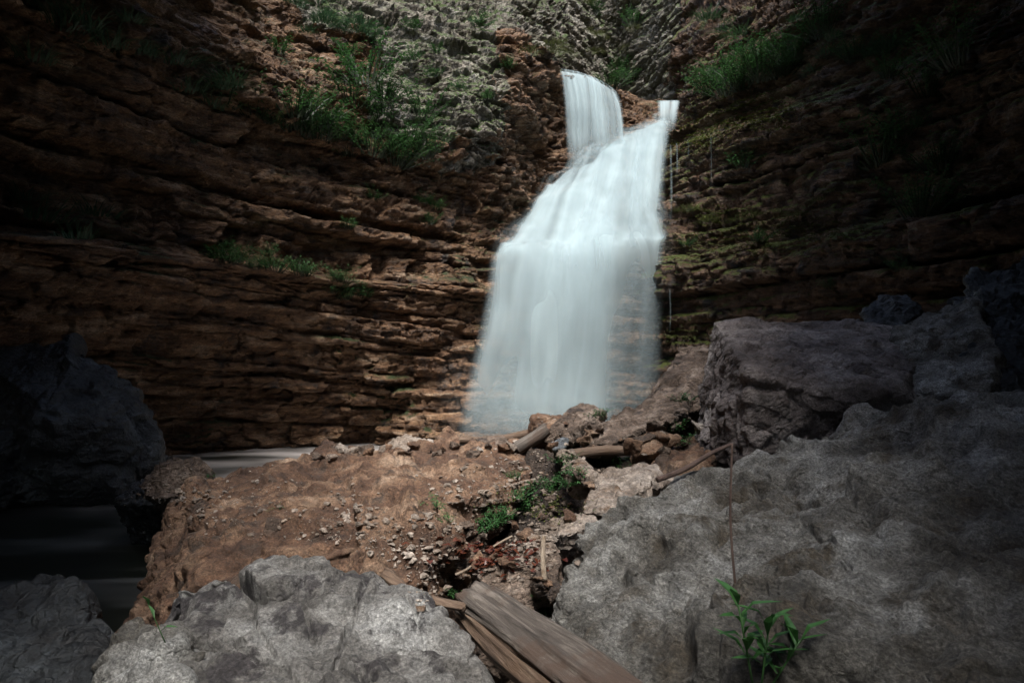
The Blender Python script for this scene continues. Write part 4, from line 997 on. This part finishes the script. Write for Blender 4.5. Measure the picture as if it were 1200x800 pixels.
# crumbs and gravel on the slab
gv = []
gvF = []
ic = bmesh.new(); bmesh.ops.create_icosphere(ic, subdivisions=1, radius=1); iv = np.array([v.co[:] for v in ic.verts]); iF = np.array([[v.index for v in f.verts] for f in ic.faces]); ic.free()
cnt = 0
clus = [(random.uniform(180, 640), random.uniform(525, 690)) for _ in range(40)]
for i in range(2200):
    px, py = random.choice(clus); px += random.gauss(0, 26); py += random.gauss(0, 9)
    q = surf.at(px, py, 4)
    if q is None or q[2] < .35 or q[1] > 6.4 or (py > 628 + .0016 * (px - 318) ** 2 and px < 480): continue
    s_ = .003 + .017 * random.random() ** 6
    V = iv * (1 + .35 * rng.normal(size=(len(iv), 1))) * np.array([1, random.uniform(.5, 1), random.uniform(.35, .8)]) * s_
    a = random.uniform(0, 6.28); ca, sa = math.cos(a), math.sin(a); V = np.stack([V[:, 0] * ca - V[:, 1] * sa, V[:, 0] * sa + V[:, 1] * ca, V[:, 2]], 1)
    gv.append(V + q + np.array([0, 0, s_ * .2])); gvF.append(iF + cnt * len(iv)); cnt += 1
for i in range(1500):
    px, py = random.gauss(630, 45), random.gauss(590, 40)
    q = surf.at(px, py, 4)
    if q is None or q[1] > 6.4 or q[1] < 2.2 or (px > 650 and py > 560 + (px - 650) * -.2): continue
    s_ = .004 + .02 * random.random() ** 4
    V = iv * (1 + .35 * rng.normal(size=(len(iv), 1))) * np.array([1, random.uniform(.5, 1), random.uniform(.35, .8)]) * s_
    gv.append(V + q); gvF.append(iF + cnt * len(iv)); cnt += 1
g_ = mesh_np('gravel', np.concatenate(gv), np.concatenate(gvF), M['pale_stone'], smooth=False); tag(g_, kind='stuff')

# loose broken stones
protos = []
for i in range(5):
    r_ = random.Random(i); pts = [(r_.uniform(-.07, .07), r_.uniform(-.06, .06), r_.uniform(-.035, .045)) for _ in range(9)]
    V, F, c = rock_verts(pts, 14, seed=200 + i, amp=.008, freq=12, facet=.008, ffreq=14, fine=.002, ffine=60, soft=.02, crack=.001)
    o = mesh_np('stone', V, F, M[['earth', 'brown', 'pale_stone', 'earth', 'brown'][i]]); o['category'] = 'stone'; protos.append(o)
def stones(poly, n, jit, label, group, a0, a1):
    for px, py in along_line(poly, n, jit):
        q = surf.at(px, py)
        if q is None: continue
        o = place(random.choice(protos), (q[0], q[1], q[2] + .01), random.uniform(a0, a1), None, label, group)
        o.rotation_euler = (random.uniform(-.6, .6), random.uniform(-.6, .6), random.uniform(0, 6.28))
stones([(370, 528), (450, 524), (540, 520), (640, 518)], 26, 5, 'broken brown stone lying along the far edge of the gritty slab', 'stones on the far slab edge', .5, 1.3)
stones([(650, 505), (720, 515), (800, 490), (790, 530)], 30, 12, 'broken stone wedged in the rock pile below the falls', 'stones in the rock pile', .5, 1.3)
stones([(540, 640), (600, 620), (650, 590), (700, 560)], 26, 10, 'small broken stone on the floor of the pit', 'stones in the pit', .35, .8)
stones([(540, 670), (600, 650), (640, 700)], 12, 8, 'small wet stone beside the red dead leaves', 'stones by the dead leaves', .3, .6)

# ordinal labels: members of a group are told apart by their place along the row
ORD = 'first second third fourth fifth sixth seventh eighth ninth tenth eleventh twelfth thirteenth fourteenth fifteenth sixteenth seventeenth eighteenth nineteenth twentieth'.split() + ['twenty-' + q_ for q_ in 'first second third fourth fifth sixth seventh eighth ninth'.split()] + ['thirtieth']
from collections import defaultdict
gr_ = defaultdict(list)
for o in col.objects:
    if o.parent is None and o.get('label') and o.get('group'): gr_[o['label']].append(o)
for l, os_ in gr_.items():
    if 1 < len(os_) <= 30:
        bpy.context.view_layer.update()
        os_.sort(key=lambda o: project(np.array(o.location[:]))[0])
        words = l.split()
        for k, o in enumerate(os_):
            w_ = 'leftmost' if k == 0 else 'rightmost' if k == len(os_) - 1 else ORD[k] + ' from the left'
            o['label'] = ' '.join(words[:16 - len(w_.split())]) + ', ' + w_

# purge unused plant prototypes
for o in list(col.objects):
    if o.get('category') and o.parent is None and not o.get('label'):
        for c in list(o.children): bpy.data.objects.remove(c)
        bpy.data.objects.remove(o)
